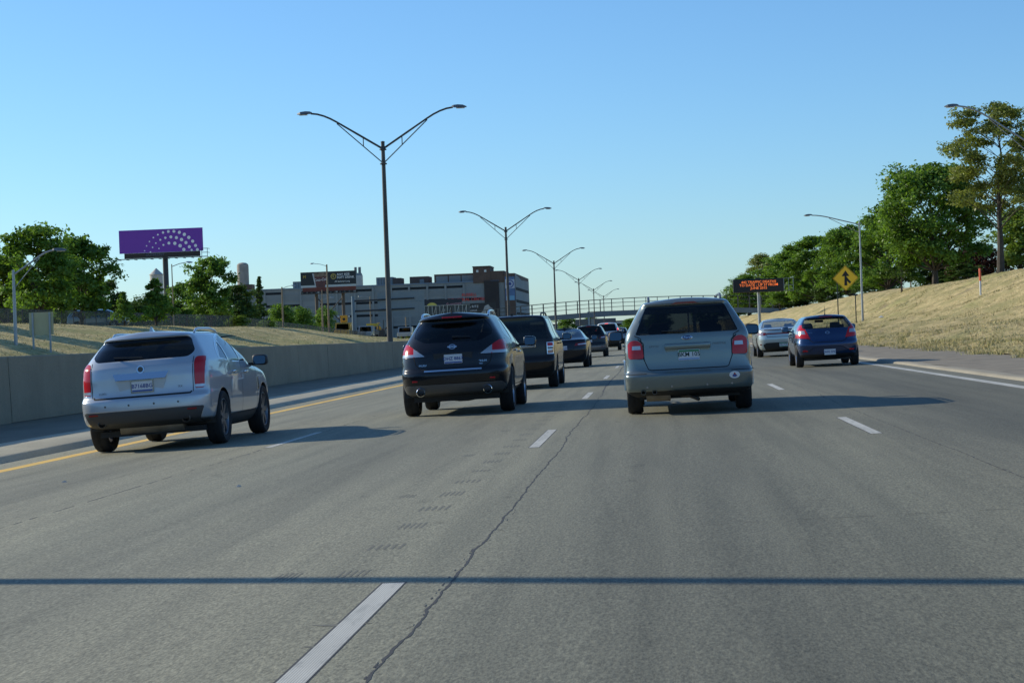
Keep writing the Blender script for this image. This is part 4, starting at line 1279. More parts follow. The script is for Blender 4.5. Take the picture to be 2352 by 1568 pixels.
# ---- blue hatchback right lane ----------------------------------------------------------
def blue_hatch():
    sp = dict(L=4.10, wheel_x=.83, Rr=.36, nr=2.9, crown=.04, nz=46, nside=34, lev=[
        (.21, .32, 3.75, .65, .05), (.30, .10, 3.95, .77, .06), (.45, .02, 4.06, .82, .06), (.58, .0, 4.10, .84, .07), (.65, .02, 4.10, .84, .07), (.71, .06, 4.08, .838, .08), (.85, .11, 3.95, .833, .09),
        (.95, .16, 3.55, .82, .10), (1.01, .20, 3.2, .80, .10), (1.18, .36, 2.78, .71, .12), (1.28, .46, 2.52, .64, .12), (1.31, .40, 2.42, .61, .12), (1.345, .44, 2.28, .55, .12)])
    P = paint('paint_blue', (.009, .036, .11), .45, .26)
    xc = 4.62; s = slope_at(xc)
    c = Car('blue_hatchback', 'blue hatchback with tall red tail lights and roof antenna in the right lane', car_location(xc, 52.4, .73, s), s, sp, P, group='cars heading away on the freeway')
    c.arches(.36, (.73, 3.30), .31)
    c.part('rear_window', [roundpoly([(-.62, 1.02), (.62, 1.02), (.655, 1.08), (.56, 1.285), (-.56, 1.285), (-.655, 1.08)], .03)], G_CLEAR, off=-.003)
    c.part('windscreen', [[(-.68, 1.03), (.68, 1.03), (.55, 1.285), (-.55, 1.285)]], G_CLEAR, where='front', off=-.003)
    sides(c, [[(1.95, 1.0), (2.95, .99), (2.50, 1.25), (2.0, 1.27)], [(.92, 1.06), (1.88, 1.01), (1.92, 1.275), (1.10, 1.26)]], G_MID)
    lights(c, roundpoly([(.46, .755), (.86, .79), (.86, .95), (.70, 1.13), (.63, 1.13)], .015), M_RED, [([(.58, .88), (.90, .89), (.90, .985), (.60, .975)], M_CLEAR)], ymax=.75)
    c.part('lower_bumper', [[(-.74, .22), (.74, .22), (.79, .335), (-.79, .335)]], M_PLASTIC, off=.002, ymax=.4)
    c.finish(lower=(.24, M_PLASTIC, 'lower_valance'))
    c.ribbon('tailgate_gap', [(-.62, .85), (-.46, .70), (-.38, .655), (.38, .655), (.46, .70), (.62, .85)], .014, M_SEAM)
    c.ribbon('bumper_crease', [(-.74, .40), (-.50, .44), (-.38, .52), (.38, .52), (.50, .44), (.74, .40)], .012, M_SEAM)
    c.plate(.03, .385, 'DHG 5N7', M_PLATE_W, M_INK_B, size=.08)
    o = emblem_ring(c, 0, .90, .052, M_CHROME); o.scale = (1.1, .75, 1)
    o = MB().bbox(-.17, .17, -.010, .010, 0, .01, .005).build('brake_light', M_RED_D, c.root); c.place(o, 0, 1.32, .002)
    t = text('badge', 'ACCENT', .04, M_CHROME, c.root); c.place(t, -.42, .91, .003)
    for sg in (-1, 1):
        o = MB().bbox(-.10, .10, -.022, .022, 0, .008, .006).build('reflector', M_RED, c.root); c.place(o, .58 * sg, .435, .004)
        c.mirror(2.85, 1.0, sg, w=.20, h=.15, mat=P); c.handle(1.3, .90, sg, P); c.handle(2.15, .89, sg, P)
        c.ribbon('door_gap', [(1.92, 1.0), (1.90, .32)], .010, M_SEAM, 'yz', sg)
    hz = c.hit((0, .62, 3), (0, 0, -1))[0]
    MB().tube([hz, hz + Vector((0, -.02, .05)), hz + Vector((0, -.06, .22))], [.022, .010, .004], 6).build('antenna', M_PLASTIC, c.root)
    MB().box(-.62, .62, .35, 3.7, .17, .26).build('underbody', M_UNDER, c.root)
    c.wiper(0, 1.035, .02, 1.10)
    c.seats(1.15, .95, 1.95, M_SEAT)
    MB().bbox(-.12, .12, 2.60, 2.63, 1.18, 1.25, .012).build('rear_view_mirror', M_PLASTIC, c.root)
    c.wheels((.73, 3.30), .31, .20, M_ALLOY, 8)
blue_hatch()

def generic_suv(name, label, P, xc, yax, sc=1.0, lit=False, lamp=None, glass=G_DARK, bumper=M_PLASTIC, plate=('', M_PLATE_W), high_lamp=False):
    k = sc
    lev = [(.30, .35, 4.2, .76, .04), (.38, .08, 4.36, .86, .05), (.55, .0, 4.45, .91, .05), (.70, .02, 4.48, .92, .05), (.76, .06, 4.48, .92, .06), (.98, .09, 4.3, .915, .06),
           (1.06, .11, 3.9, .91, .06), (1.14, .14, 3.3, .90, .07), (1.35, .26, 2.95, .80, .08), (1.57, .40, 2.55, .69, .09), (1.61, .36, 2.47, .655, .09), (1.645, .41, 2.35, .60, .09)]
    lev = [(z * k, a, b, w, t) for z, a, b, w, t in lev]
    sp = dict(L=4.48, wheel_x=.90, Rr=.30, nr=3.2, crown=.045, nz=30, nside=22, lev=lev)
    s = slope_at(xc)
    c = Car(name, label, car_location(xc, yax, .92, s), s, sp, P, group='cars heading away on the freeway')
    c.arches(.40, (.92, 3.60), .36)
    c.part('rear_window', [roundpoly([(-.70, 1.16 * k), (.70, 1.16 * k), (.58, 1.57 * k), (-.58, 1.57 * k)], .05)], glass, off=-.003)
    c.part('windscreen', [[(-.70, 1.18 * k), (.70, 1.18 * k), (.56, 1.56 * k), (-.56, 1.56 * k)]], G_MID, where='front', off=-.003)
    sides(c, [[(2.1, 1.15 * k), (3.05, 1.15 * k), (2.52, 1.55 * k), (2.15, 1.57 * k)], [(1.25, 1.17 * k), (2.03, 1.15 * k), (2.08, 1.57 * k), (1.32, 1.56 * k)], [(.55, 1.22 * k), (1.18, 1.18 * k), (1.24, 1.56 * k), (.80, 1.53 * k)]], glass, G_MID)
    if high_lamp:
        lights(c, [(.72, 1.05 * k), (.90, 1.05 * k), (.84, 1.38 * k), (.74, 1.38 * k)], M_RED_D, [([(.70, 1.22 * k), (.92, 1.22 * k), (.92, 1.34 * k), (.70, 1.34 * k)], M_RED_L)], ymax=.7)
    else:
        lights(c, roundpoly([(.52, .97 * k), (.96, .99 * k), (.94, 1.10 * k), (.62, 1.07 * k)], .02), M_RED_D, [([(.62, .99 * k), (.82, 1.0 * k), (.82, 1.06 * k), (.62, 1.04 * k)], M_CLEAR)], ymax=.7)
    c.part('lower_bumper', [[(-.80, .31 * k), (.80, .31 * k), (.88, .60 * k), (-.88, .60 * k)]], bumper, off=.003, ymax=.5)
    c.finish(lower=(.42 * k, M_PLASTIC, 'side_cladding'))
    o = MB().bbox(-.12, .12, -.016, .016, 0, .012, .006).build('brake_light', M_RED_L if lit else M_RED_D, c.root); c.place(o, 0, 1.615 * k, .003)
    c.plate(0, .86 * k, plate[0], plate[1], M_INK_B, band=M_PLATE_B)
    for sg in (-1, 1):
        c.mirror(2.95, 1.13 * k, sg, mat=P)
        o = MB().bbox(-.07, .07, -.018, .018, 0, .008, .005).build('reflector', M_RED_D, c.root); c.place(o, .66 * sg, .54 * k, .006)
    MB().box(-.7, .7, .4, 4.0, .26, .36).build('underbody', M_UNDER, c.root)
    c.wiper(0, 1.18 * k, -.28, 1.22 * k)
    c.seats(1.35, 1.12 * k, 2.2, M_SEAT)
    c.wheels((.92, 3.60), .36, .225, M_ALLOY, 5)
    return c
P_DK = paint('paint_charcoal', (.016, .017, .019), .3, .25, 0)
generic_suv('dark_hatchback', 'charcoal hatchback with a pale sticker in its rear window, ahead of the black saloon', P_DK, -3.46, 103.6, 1.02, plate=('EBV 7731', M_PLATE_W), bumper=pmat('bumper_silver', (.2, .2, .21), .4, .5))
P_WH = paint('paint_white', (.62, .64, .66), .1, .35)
generic_suv('white_sport_utility', 'white sport utility with red brake lights lit, queueing under the footbridge', P_WH, -3.30, 136.5, 1.19, True, high_lamp=True, plate=('AKL 3390', M_PLATE_B))
P_GY = paint('paint_grey', (.22, .23, .24), .5, .3)
generic_suv('grey_sport_utility', 'grey sport utility mostly hidden behind the white one', P_GY, -3.1, 170.0, 1.0, plate=('CHT 6085', M_PLATE_W))
# ================================================================== STREET FURNITURE
M_GALV = pmat('galvanised_steel', (.34, .36, .37), .45, .6, noise=.12, nscale=2)
M_POLE = pmat('weathered_pole', (.075, .072, .068), .55, .4, noise=.3, nscale=1.2)
M_WOOD = pmat('wood_pole', (.26, .20, .13), .85, noise=.25, nscale=2)
M_LAMP = pmat('lamp_housing', (.16, .17, .18), .5, .4)
M_STEEL_D = pmat('dark_steel', (.05, .055, .06), .6, .3)

def lamp_head(mb_parent, loc, sg, mat=M_LAMP):
    pts = [(0, 0, .04), (.10 * sg, 0, .05), (.30 * sg, 0, .05), (.55 * sg, 0, .03), (.72 * sg, 0, .0)]
    mb = MB()
    sec = []
    for (x, y, z), (w, h) in zip(pts, [(.05, .05), (.11, .09), (.16, .11), (.17, .10), (.06, .03)]):
        sec.append([(x, -w, z - h * .6), (x, w, z - h * .6), (x, w * .7, z + h * .6), (x, -w * .7, z + h * .6)])
    vs = [p for s_ in sec for p in s_]; fs = [(0, 1, 2, 3), (16, 17, 18, 19)]
    for i in range(4):
        for k in range(4):
            fs.append((i * 4 + k, i * 4 + (k + 1) % 4, (i + 1) * 4 + (k + 1) % 4, (i + 1) * 4 + k))
    mb.add(vs, fs)
    o = mb.build('lamp_head', mat, mb_parent, loc=loc)
    MB().bbox(-.2, .2, -.12, .12, -.03, 0, .012).build('lens', M_CLEAR, o, loc=(.42 * sg, 0, -.035))
    return o

def arm_pts(sg, z0, reach, rise):
    ts = np.linspace(0, 1, 12)
    out = []
    for t in ts:
        x = reach * t
        # straight climb, then bending level towards the lamp
        z = rise * t * .775 / .66 if t < .66 else rise * (.775 + .225 * (1 - (1 - (t - .66) / .34) ** 1.7))
        out.append((sg * x, 0, z0 + z))
    return out

def double_lamp(h=9.6, reach=3.45, rise=1.55):
    root = thing('street_lamp', 'x', 'street lamp')
    MB().tube([(0, 0, 0), (0, 0, .3), (0, 0, h * .5), (0, 0, h)], [.15, .135, .115, .09], 12).build('pole', M_POLE, root, smooth=True)
    MB().lathe([(.17, 0), (.17, .05), (.10, .09)], 12, 'z', (0, 0, h - .36)).build('bracket', M_POLE, root)
    MB().lathe([(.17, 0), (.17, .05), (.10, .09)], 12, 'z', (0, 0, h - 1.05)).build('bracket', M_POLE, root)
    MB().lathe([(.10, 0), (.10, .05), (.02, .08)], 12, 'z', (0, 0, h)).build('pole_cap', M_POLE, root)
    for sg in (-1, 1):
        p = arm_pts(sg, h - .30, reach, rise + .30)
        a = MB().tube(p, [.05] * 5 + [.045] * 7, 8).build('arm', M_POLE, root, smooth=True)
        e = p[7]
        MB().tube([(0, 0, h - 1.0), (e[0], 0, e[2] - .07)], .028, 6).build('brace', M_POLE, a)
        q = p[3]
        f = q[0] / e[0]
        MB().tube([(q[0], 0, q[2]), (q[0], 0, h - 1.0 + f * (e[2] - .07 - h + 1.0))], .025, 6).build('brace', M_POLE, a)
        lamp_head(root, (p[-1][0] - .05 * sg, 0, p[-1][2]), sg)
    return root
dl = double_lamp()
lamp_rows = [(14.0, 'tall two armed median street lamp beside the camera, seen only by its shadow'),
             (90.5, 'tallest two armed median street lamp, nearest on the wall'), (166.0, 'second two armed median street lamp, in front of the factory corner'),
             (246.0, 'third two armed median street lamp, rising above the boxy wagon'), (327.0, 'fourth two armed median street lamp, just before the footbridge'),
             (407.0, 'fifth two armed median street lamp, crossing the footbridge railing'), (487.0, 'farthest two armed median street lamp, beyond the footbridge')]
for k, (y, lb) in enumerate(lamp_rows):
    o = dl if k == 0 else copy_tree(dl)
    o.location = (-12.72, y * 1.0165, 1.15)
    tag(o, lb, 'street lamp', 'median street lamps')

def single_lamp(loc, h, reach, rise, sg, label, mat=M_GALV, r=.10, group=None):
    root = thing('street_lamp', label, 'street lamp', loc, group=group)
    MB().tube([(0, 0, 0), (0, 0, h * .5), (0, 0, h)], [r, r * .85, r * .65], 10).build('pole', mat, root, smooth=True)
    MB().bbox(-r * 1.7, r * 1.7, -r * 1.7, r * 1.7, 0, .25, .03).build('base', mat, root)
    p = arm_pts(sg, h - .25, reach, rise)
    a = MB().tube(p, .045, 8).build('arm', mat, root, smooth=True)
    e = p[7]
    MB().tube([(0, 0, h - .95), (e[0], 0, e[2] - .07)], .025, 6).build('brace', mat, a)
    lamp_head(root, (p[-1][0] - .05 * sg, 0, p[-1][2]), sg)
    return root
single_lamp((17.7, 165.2, 1.15), 8.7, 4.0, .95, -1, 'grey single arm street lamp beside the yellow merge sign', group='roadside lamps')
single_lamp((20.2, 100, 1.9), 7.9, 4.3, 2.6, -1, 'grey single arm street lamp in front of the tall olive tree at the right edge', group='roadside lamps')
single_lamp((-32.0, 94.5, .9), 4.55, 2.1, 1.15, 1, 'grey single arm street lamp at the left edge of the photo', group='roadside lamps')

# utility lamps and poles along the service road
def utility(loc, h, label, arm=0, rise=.7, mat=M_WOOD, r=.12, name='utility_pole', cat='pole'):
    root = thing(name, label, cat, loc, group='poles of the service road')
    MB().tube([(0, 0, 0), (0, 0, h)], [r, r * .7], 8).build('pole', mat, root, smooth=True)
    if arm:
        sg = 1 if arm > 0 else -1
        MB().tube([(0, 0, h - .25), (arm * .55, 0, h - .25 + rise * .75), (arm, 0, h - .25 + rise)], .04, 6).build('arm', M_GALV, root)
        lamp_head(root, (arm, 0, h - .25 + rise), sg, M_GALV)
    return root
utility((-47, 185.8, 2.75), 6.75, 'slim service road lamp right of the purple billboard post', 1.4, .35, M_WOOD, .07)
utility((-50, 293.6, 1.4), 11.9, 'tall wooden lamp pole in front of the soft drink billboard', -1.9, .45, M_WOOD, .17)
utility((-50, 257, 1.9), 7.1, 'thick wooden pole left of the soft drink billboard', 1.2, .35, M_WOOD, .14)
utility((-57, 328, 1.2), 7.6, 'short wooden lamp pole under the soft drink billboard', 1.5, .45, M_WOOD, .13)
utility((-57, 385, 1.0), 9.3, 'wooden lamp pole beside the grey sign back', -1.7, .3, M_WOOD, .14)
utility((-46, 355, 1.0), 8.6, 'wooden lamp pole between the grey sign back and the factory', -1.6, .3, M_WOOD, .13)
utility((-52, 300, 1.4), 8.2, 'wooden pole under the grey sign back', 0, 0, M_WOOD, .10)
utility((42, 276.6, 5.1), 6.6, 'bare wooden pole behind the big green tree on the right bank', 0, 0, M_WOOD, .17)
utility((44, 333, 5.1), 8.2, 'thin wooden pole left of the big green tree', 0, 0, M_WOOD, .13)
utility((36, 300, 5.0), 5.6, 'pale thin pole among the trees behind the merge sign', 0, 0, M_WOOD, .09)

# ---- yellow merge sign
M_YSIGN = pmat('sign_yellow', (.98, .58, .02), .45, noise=.04, nscale=3)
M_BLACKP = pmat('sign_black', (.012, .012, .012), .6)
M_GREENPOST = pmat('green_post', (.045, .06, .05), .6, .3)
ms = thing('merge_sign', 'yellow diamond merge sign with black arrow on the right bank', 'road sign', (17.0, 171.5, 1.05))
d = 1.14
dia = roundpoly([(0, -d), (d, 0), (0, d), (-d, 0)], .10)
cz = 4.20
sp_ = MB().prism([(a, b + cz) for a, b in dia], -.012, 0, 'xz').build('sign_panel', M_YSIGN, ms)
rim = roundpoly([(0, -d * .965), (d * .965, 0), (0, d * .965), (-d * .965, 0)], .09); rin = roundpoly([(0, -d * .925), (d * .925, 0), (0, d * .925), (-d * .925, 0)], .085)
n_ = len(rim)
MB().add([(a, -.0165, b + cz) for a, b in rim] + [(a, -.0165, b + cz) for a, b in rin], [(k, (k + 1) % n_, n_ + (k + 1) % n_, n_ + k) for k in range(n_)]).build('sign_border', M_BLACKP, sp_, fix=False)
ar = MB()
ar.prism([(-.13, -.65 + cz), (.13, -.65 + cz), (.09, .20 + cz), (-.09, .20 + cz)], -.018, -.0135, 'xz')
ar.prism([(-.34, .18 + cz), (.34, .18 + cz), (0, .68 + cz)], -.0182, -.0134, 'xz')
ar.prism([(.06, -.02 + cz), (.10, -.24 + cz), (.36, -.50 + cz), (.48, -.36 + cz), (.20, -.04 + cz), (.12, .10 + cz)], -.0178, -.0136, 'xz')
ar.build('arrow', M_BLACKP, sp_)
for x in (-.75, .80):
    MB().box(x - .045, x + .045, .005, .06, 0, 3.9 if x < 0 else 2.75).build('post', M_GREENPOST, ms)
MB().box(.60, 1.0, -.02, -.005, 2.62, 2.78).build('plate', M_STEEL_D, ms)

# ---- orange and white marker stake
st = thing('marker_stake', 'orange topped white marker stake on the grass slope', 'marker post', (22.0, 131.5, 2.78))
MB().lathe([(.065, 0), (.065, 1.02), (.06, 1.03)], 12, 'z').build('lower_tube', pmat('stake_white', (.55, .57, .58), .5), st, smooth=True)
MB().lathe([(.075, 1.0), (.075, 1.78), (.05, 1.84), (.001, 1.85)], 12, 'z').build('upper_tube', pmat('stake_orange', (.75, .12, .035), .5), st, smooth=True)

# ---- changeable message sign
dm = thing('message_sign', 'black electronic message sign with orange letters on a grey post', 'message sign', (13.9, 255, .62))
M_DMS = pmat('sign_case', (.010, .011, .013), .5)
M_LED = pmat('orange_leds', (.5, .1, .02), .6, emit=(1.0, .22, .05), estr=.75)
MB().tube([(0, .6, 0), (0, .6, 5.4)], .20, 12).build('post', M_GALV, dm, smooth=True)
case = MB().bbox(-3.35, 3.25, -.5, .5, 5.2, 6.95, .04).build('case', M_DMS, dm)
for k, (tx, zz, sx) in enumerate((('442 TRAFFIC DEATHS', 6.52, 1.0), ('TO DATE - UP 37 FROM', 6.12, 1.0), ('JUNE 2015', 5.72, 1.0))):
    text('led_text', tx, .46, M_LED, case, (0, -.507, zz), (R(90), 0, 0), sx=1.04, bold=.004)
MB().box(3.25, 3.32, -.45, .45, 5.25, 6.9).build('catwalk_gate', M_GALV, dm)
cw = MB()
for zz in (5.25, 6.0, 6.9): cw.tube([(3.3, -.45, zz), (4.5, -.45, zz), (4.5, .45, zz)], .03, 6)
for xx in (3.9, 4.5): cw.tube([(xx, -.45, 5.2), (xx, -.45, 6.9)], .03, 6)
cw.build('catwalk_rail', M_GALV, dm)
MB().box(-.4, .3, -.4, .4, 6.95, 7.05).build('bracket', M_STEEL_D, dm)

# ---- back of a tan sign beyond the wall
ts = thing('road_sign', 'tan square back of a road sign on two grey posts beyond the wall', 'road sign', (-30.6, 94.3, .75))
MB().box(-.62, .62, 0, .02, 1.38, 2.52).build('sign_panel', pmat('tan_sheet', (.52, .44, .24), .6, noise=.08, nscale=2), ts)
for x in (-.42, .45): MB().box(x - .045, x + .045, -.06, -.004, 0, 2.5).build('post', M_GALV, ts)

# ---- cantilever sign seen from behind
cs = thing('cantilever_sign', 'ribbed grey back of an overhead sign on a cantilever post beyond the wall', 'road sign', (-47.1, 300, .9))
MB().tube([(0, 0, 0), (0, 0, 7.5)], [.34, .26], 14).build('post', pmat('blue_grey_post', (.14, .19, .23), .5, .5), cs, smooth=True)
for z in (5.15, 6.75): MB().tube([(0, 0, z), (9.7, 0, z + .12)], [.16, .11], 10).build('arm', M_STEEL_D, cs)
M_SIGNB = pmat('sign_back_alu', (.20, .24, .26), .5, .4, noise=.06, nscale=1)
for k in range(13):
    z = 3.95 + .305 * k
    MB().box(3.85, 11.25, .16, .20, z, z + .285).build('slat', M_SIGNB, cs)
for x in (4.3, 6.2, 8.2, 10.3): MB().box(x - .05, x + .05, .205, .28, 3.9, 7.95).build('stiffener', M_STEEL_D, cs)

# ---- footbridge over the freeway
M_BRIDGE = pmat('bridge_steel', (.16, .185, .20), .55, .2, noise=.15, nscale=.4)
M_RAIL = pmat('bridge_rail', (.10, .095, .085), .6, .3)
fb = thing('footbridge', 'grey steel footbridge with tall railings crossing the freeway', 'footbridge', (0, 430, 0))
def zdeck(x): return 6.08 - .0011 * x * x
xs = np.arange(-45, 41, 2.55)
MB().add([p for x in xs for p in ((x, -1.25, zdeck(x)), (x, -1.25, zdeck(x) - 1.1), (x, -1.05, zdeck(x) - 1.1), (x, -1.05, zdeck(x)))],
         [(4 * i + a, 4 * i + b, 4 * i + 4 + b, 4 * i + 4 + a) for i in range(len(xs) - 1) for a, b in ((0, 1), (1, 2), (2, 3), (3, 0))]).build('girder', M_BRIDGE, fb)
MB().add([p for x in xs for p in ((x, 1.25, zdeck(x)), (x, 1.25, zdeck(x) - 1.1), (x, 1.05, zdeck(x) - 1.1), (x, 1.05, zdeck(x)))],
         [(4 * i + a, 4 * i + b, 4 * i + 4 + b, 4 * i + 4 + a) for i in range(len(xs) - 1) for a, b in ((0, 1), (1, 2), (2, 3), (3, 0))]).build('girder', M_BRIDGE, fb)
MB().add([p for x in xs for p in ((x, -1.04, zdeck(x) - .12), (x, 1.04, zdeck(x) - .12))], [(2 * i, 2 * i + 1, 2 * i + 3, 2 * i + 2) for i in range(len(xs) - 1)]).build('deck', M_BRIDGE, fb)
pm = MB().box(-.07, .07, -.06, .06, 0, 2.75).mesh('railing_post', M_RAIL)
for x in xs:
    for y in (-1.15, 1.15): link('railing_post', pm, fb, (x, y, zdeck(x) - .02))
for y in (-1.15, 1.15):
    for dz, r in ((2.72, .07), (1.85, .045), (.95, .045)):
        MB().tube([(x, y, zdeck(x) + dz) for x in xs], r, 6).build('railing_bar', M_RAIL, fb)
for x, w in ((-13.6, .38), (9.0, .38), (27, .45), (-30, .45)):
    MB().box(x - w, x + w, -.7, .7, -.3, zdeck(x) - 1.1).build('pier', pmat('pier_concrete', (.30, .30, .28), .8, noise=.1, nscale=1), fb)

# ---- overhead truss gantry farther along the road
gt = thing('sign_gantry', 'lattice truss sign gantry seen under the footbridge', 'gantry', (-5, 620, 0))
for x in (-16, 16): MB().tube([(x, 0, -.3), (x, 0, 8.2)], .3, 10).build('leg', M_GALV, gt)
for z in (6.6, 8.1): MB().tube([(-16, 0, z), (16, 0, z)], .12, 6).build('chord', M_STEEL_D, gt)
for k in range(16):
    x = -16 + 2 * k
    MB().tube([(x, 0, 6.6), (x + 2, 0, 8.1)], .07, 5).build('diagonal', M_STEEL_D, gt); MB().tube([(x, 0, 8.1), (x + 2, 0, 6.6)], .07, 5).build('diagonal', M_STEEL_D, gt)

# ---- wire fence along the top of the left bank
M_MESH = bpy.data.materials.new('chain_link'); M_MESH.use_nodes = True
_n = M_MESH.node_tree; _b = _n.nodes['Principled BSDF']; _b.inputs['Base Color'].default_value = (.07, .075, .07, 1); _b.inputs['Alpha'].default_value = .45
fe = thing('wire_fence', 'dark chain link fence along the top of the left bank', 'fence', (-44.5, 0, 0))
fy = np.arange(112, 300, 3.0)
for a, b in zip(fy[:-1], fy[1:]):
    za, zb = float(zcrest(a)), float(zcrest(b))
    MB().tube([(0, a, za), (0, a, za + 1.35)], .035, 6).build('post', M_STEEL_D, fe)
    MB().add([(0, a, za + .05), (0, b, zb + .05), (0, b, zb + 1.3), (0, a, za + 1.3)], [(0, 1, 2, 3)]).build('wire_mesh', M_MESH, fe)
MB().tube([(0, y, float(zcrest(y)) + 1.32) for y in fy], .025, 6).build('top_rail', M_STEEL_D, fe)
# ================================================================== BUILDINGS AND BILLBOARDS
M_BCONC = concrete_material('factory_concrete', (.235, .262, .272), .10, (.15, .15, .15))
M_BRICK = concrete_material('factory_brick', (.11, .075, .06), .15, (.3, .3, .3))
M_DKPANEL = pmat('dark_panel', (.035, .03, .03), .8, noise=.15, nscale=.3)
M_BWIN = pmat('blocked_window', (.195, .222, .232), .7, noise=.10, nscale=.3)
M_BWIN2 = pmat('factory_glazing', (.022, .026, .03), .8, spec=.15)
M_COPING = pmat('roof_coping', (.15, .20, .27), .5, .2)
M_METSID = pmat('metal_siding', (.18, .195, .20), .6, .3)
M_REDTXT = pmat('red_letters', (.62, .06, .05), .6)
fac = thing('factory_building', 'long grey and brick factory with red rooftop lettering behind the wall', 'building', (-85, 600, 1.0))
X0 = -85
def fx(x): return x - X0
Zg = 1.0
MB().box(fx(-128), fx(-43), 0, 66, 0, 17.5).build('wall', M_BCONC, fac)
MB().box(fx(-128), fx(-47.9), -.25, 66, 17.5, 17.9).build('roof', M_COPING, fac)
# upper storey, tower, shoulder and banner corner
def block(name, x0, x1, z0, z1, y0, y1, mat): return MB().box(fx(x0), fx(x1), y0, y1, z0 - Zg, z1 - Zg).build(name, mat, fac)
us = block('upper_storey', -68.5, -56, 18.9, 21.5, 2, 20, M_BRICK)
for k in range(3):
    MB().box(fx(-67.9 + 4.05 * k), fx(-64.2 + 4.05 * k), 1.9, 1.99, 18.95 - Zg, 20.9 - Zg).build('window', M_BWIN, us)
tw = block('tower', -56, -50.6, 18.2, 23.2, -.3, 14, M_BRICK)
for x in (-54.6, -52.1): MB().box(fx(x - .35), fx(x + .35), -.36, -.31, 21.6 - Zg, 22.3 - Zg).build('window', pmat('bright_pane', (.6, .65, .65), .4), tw)
block('tower_cap', -56.15, -50.45, 23.2, 23.5, -.45, 14.2, M_DKPANEL)
block('shoulder_block', -50.6, -46.2, 18.2, 21.8, -.2, 20, M_BRICK)
block('stair_shaft', -52.6, -48.0, 1.0, 18.8, -.6, -.05, M_DKPANEL)
block('corner_block', -46.2, -42.9, 1.0, 20.9, -.5, 66.1, M_BRICK)
MB().add([(fx(-42.85), -.4, 19.9), (fx(-42.85), 25, 18.6), (fx(-42.85), 30, 18.4), (fx(-42.85), 66, 18.9), (fx(-42.85), 66, .2), (fx(-42.85), -.4, .2)], [(0, 1, 2, 3, 4, 5)]).build('side_wall', M_BCONC, fac)
for k in range(4):
    MB().box(fx(-42.84), fx(-42.79), 2, 64, 3.0 + 3.9 * k, 3.9 + 3.9 * k).build('window', M_BWIN2, fac)
bn = MB().box(fx(-46.0), fx(-43.0), -.58, -.52, 11.4, 18.9).build('banner', pmat('banner_blue', (.09, .16, .30), .6, noise=.3, nscale=.5), fac)
MB().box(fx(-46.0), fx(-43.0), -.62, -.585, 15.2, 18.0).build('banner_panel', pmat('banner_pale', (.42, .48, .56), .6), bn)
MB().lathe([(.95, 0), (1.25, 0), (1.25, .03), (.95, .03), (.95, 0)], 24, 'y', (fx(-44.5), -.66, 16.6)).build('banner_ring', M_INK_B, bn)
MB().lathe([(.001, 0), (.5, 0)], 18, 'y', (fx(-44.5), -.64, 16.6)).build('banner_ring', M_INK_B, bn)
MB().box(fx(-45.8), fx(-43.2), -.62, -.585, 11.5, 12.9).build('banner_panel', pmat('banner_cyan', (.16, .36, .52), .6), bn)
# roof-top houses
ph = block('penthouse', -87.5, -82.2, 18.9, 21.4, 6, 14, M_METSID)
for k in range(6): MB().box(fx(-87.3 + .88 * k), fx(-86.95 + .88 * k), 5.85, 5.99, 19.0 - Zg, 21.2 - Zg).build('rib', M_BCONC, ph)
block('penthouse', -82.1, -79.6, 18.9, 21.0, 6, 14, M_BRICK)
ph = block('penthouse', -76.8, -70.8, 18.9, 21.2, 6, 16, M_BRICK)
MB().box(fx(-73.6), fx(-72.2), 5.9, 5.99, 19.0 - Zg, 20.3 - Zg).build('window', M_BWIN, ph)
ph = block('penthouse', -114.3, -108.5, 17.6, 21.1, 6, 14, M_METSID)
for k in range(6): MB().box(fx(-114.1 + .96 * k), fx(-113.7 + .96 * k), 5.85, 5.99, 18.6 - Zg, 20.9 - Zg).build('rib', M_BCONC, ph)
# bays: pilasters, infilled windows and dark strips of glazing
wi = MB().box(-2.55, 2.55, -.06, 0, 0, 2.35).mesh('window', M_BWIN)
wg = MB().box(-2.55, 2.55, -.03, .01, 0, .75).mesh('pane', M_BWIN2)
pl = MB().box(-.32, .32, -.28, 0, 0, 17.0).mesh('pilaster', M_BCONC)
for b in range(14):
    xb = -125.2 + 5.75 * b
    if xb < -54: link('pilaster', pl, fac, (fx(xb - 2.87), -.002, .3))
    for f in range(4):
        if xb > -53.5 and xb < -47.5: continue
        if xb > -54 and xb < -45.5: continue
        w_ = link('window', wi, fac, (fx(xb), -.02, 1.6 + 4.0 * f))
        if (b + f) % 5: link('pane', wg, w_, (0, -.02, 2.38))
text('lettering', 'RUSSELL', 1.25, M_REDTXT, fac, (fx(-57.4), -.36, 13.65), (R(90), 0, 0), bold=.02, sx=1.0)
text('lettering', 'INDUSTRIAL CENTER', 1.25, M_REDTXT, fac, (fx(-58.2), -.36, 12.2), (R(90), 0, 0), bold=.02, sx=1.0)

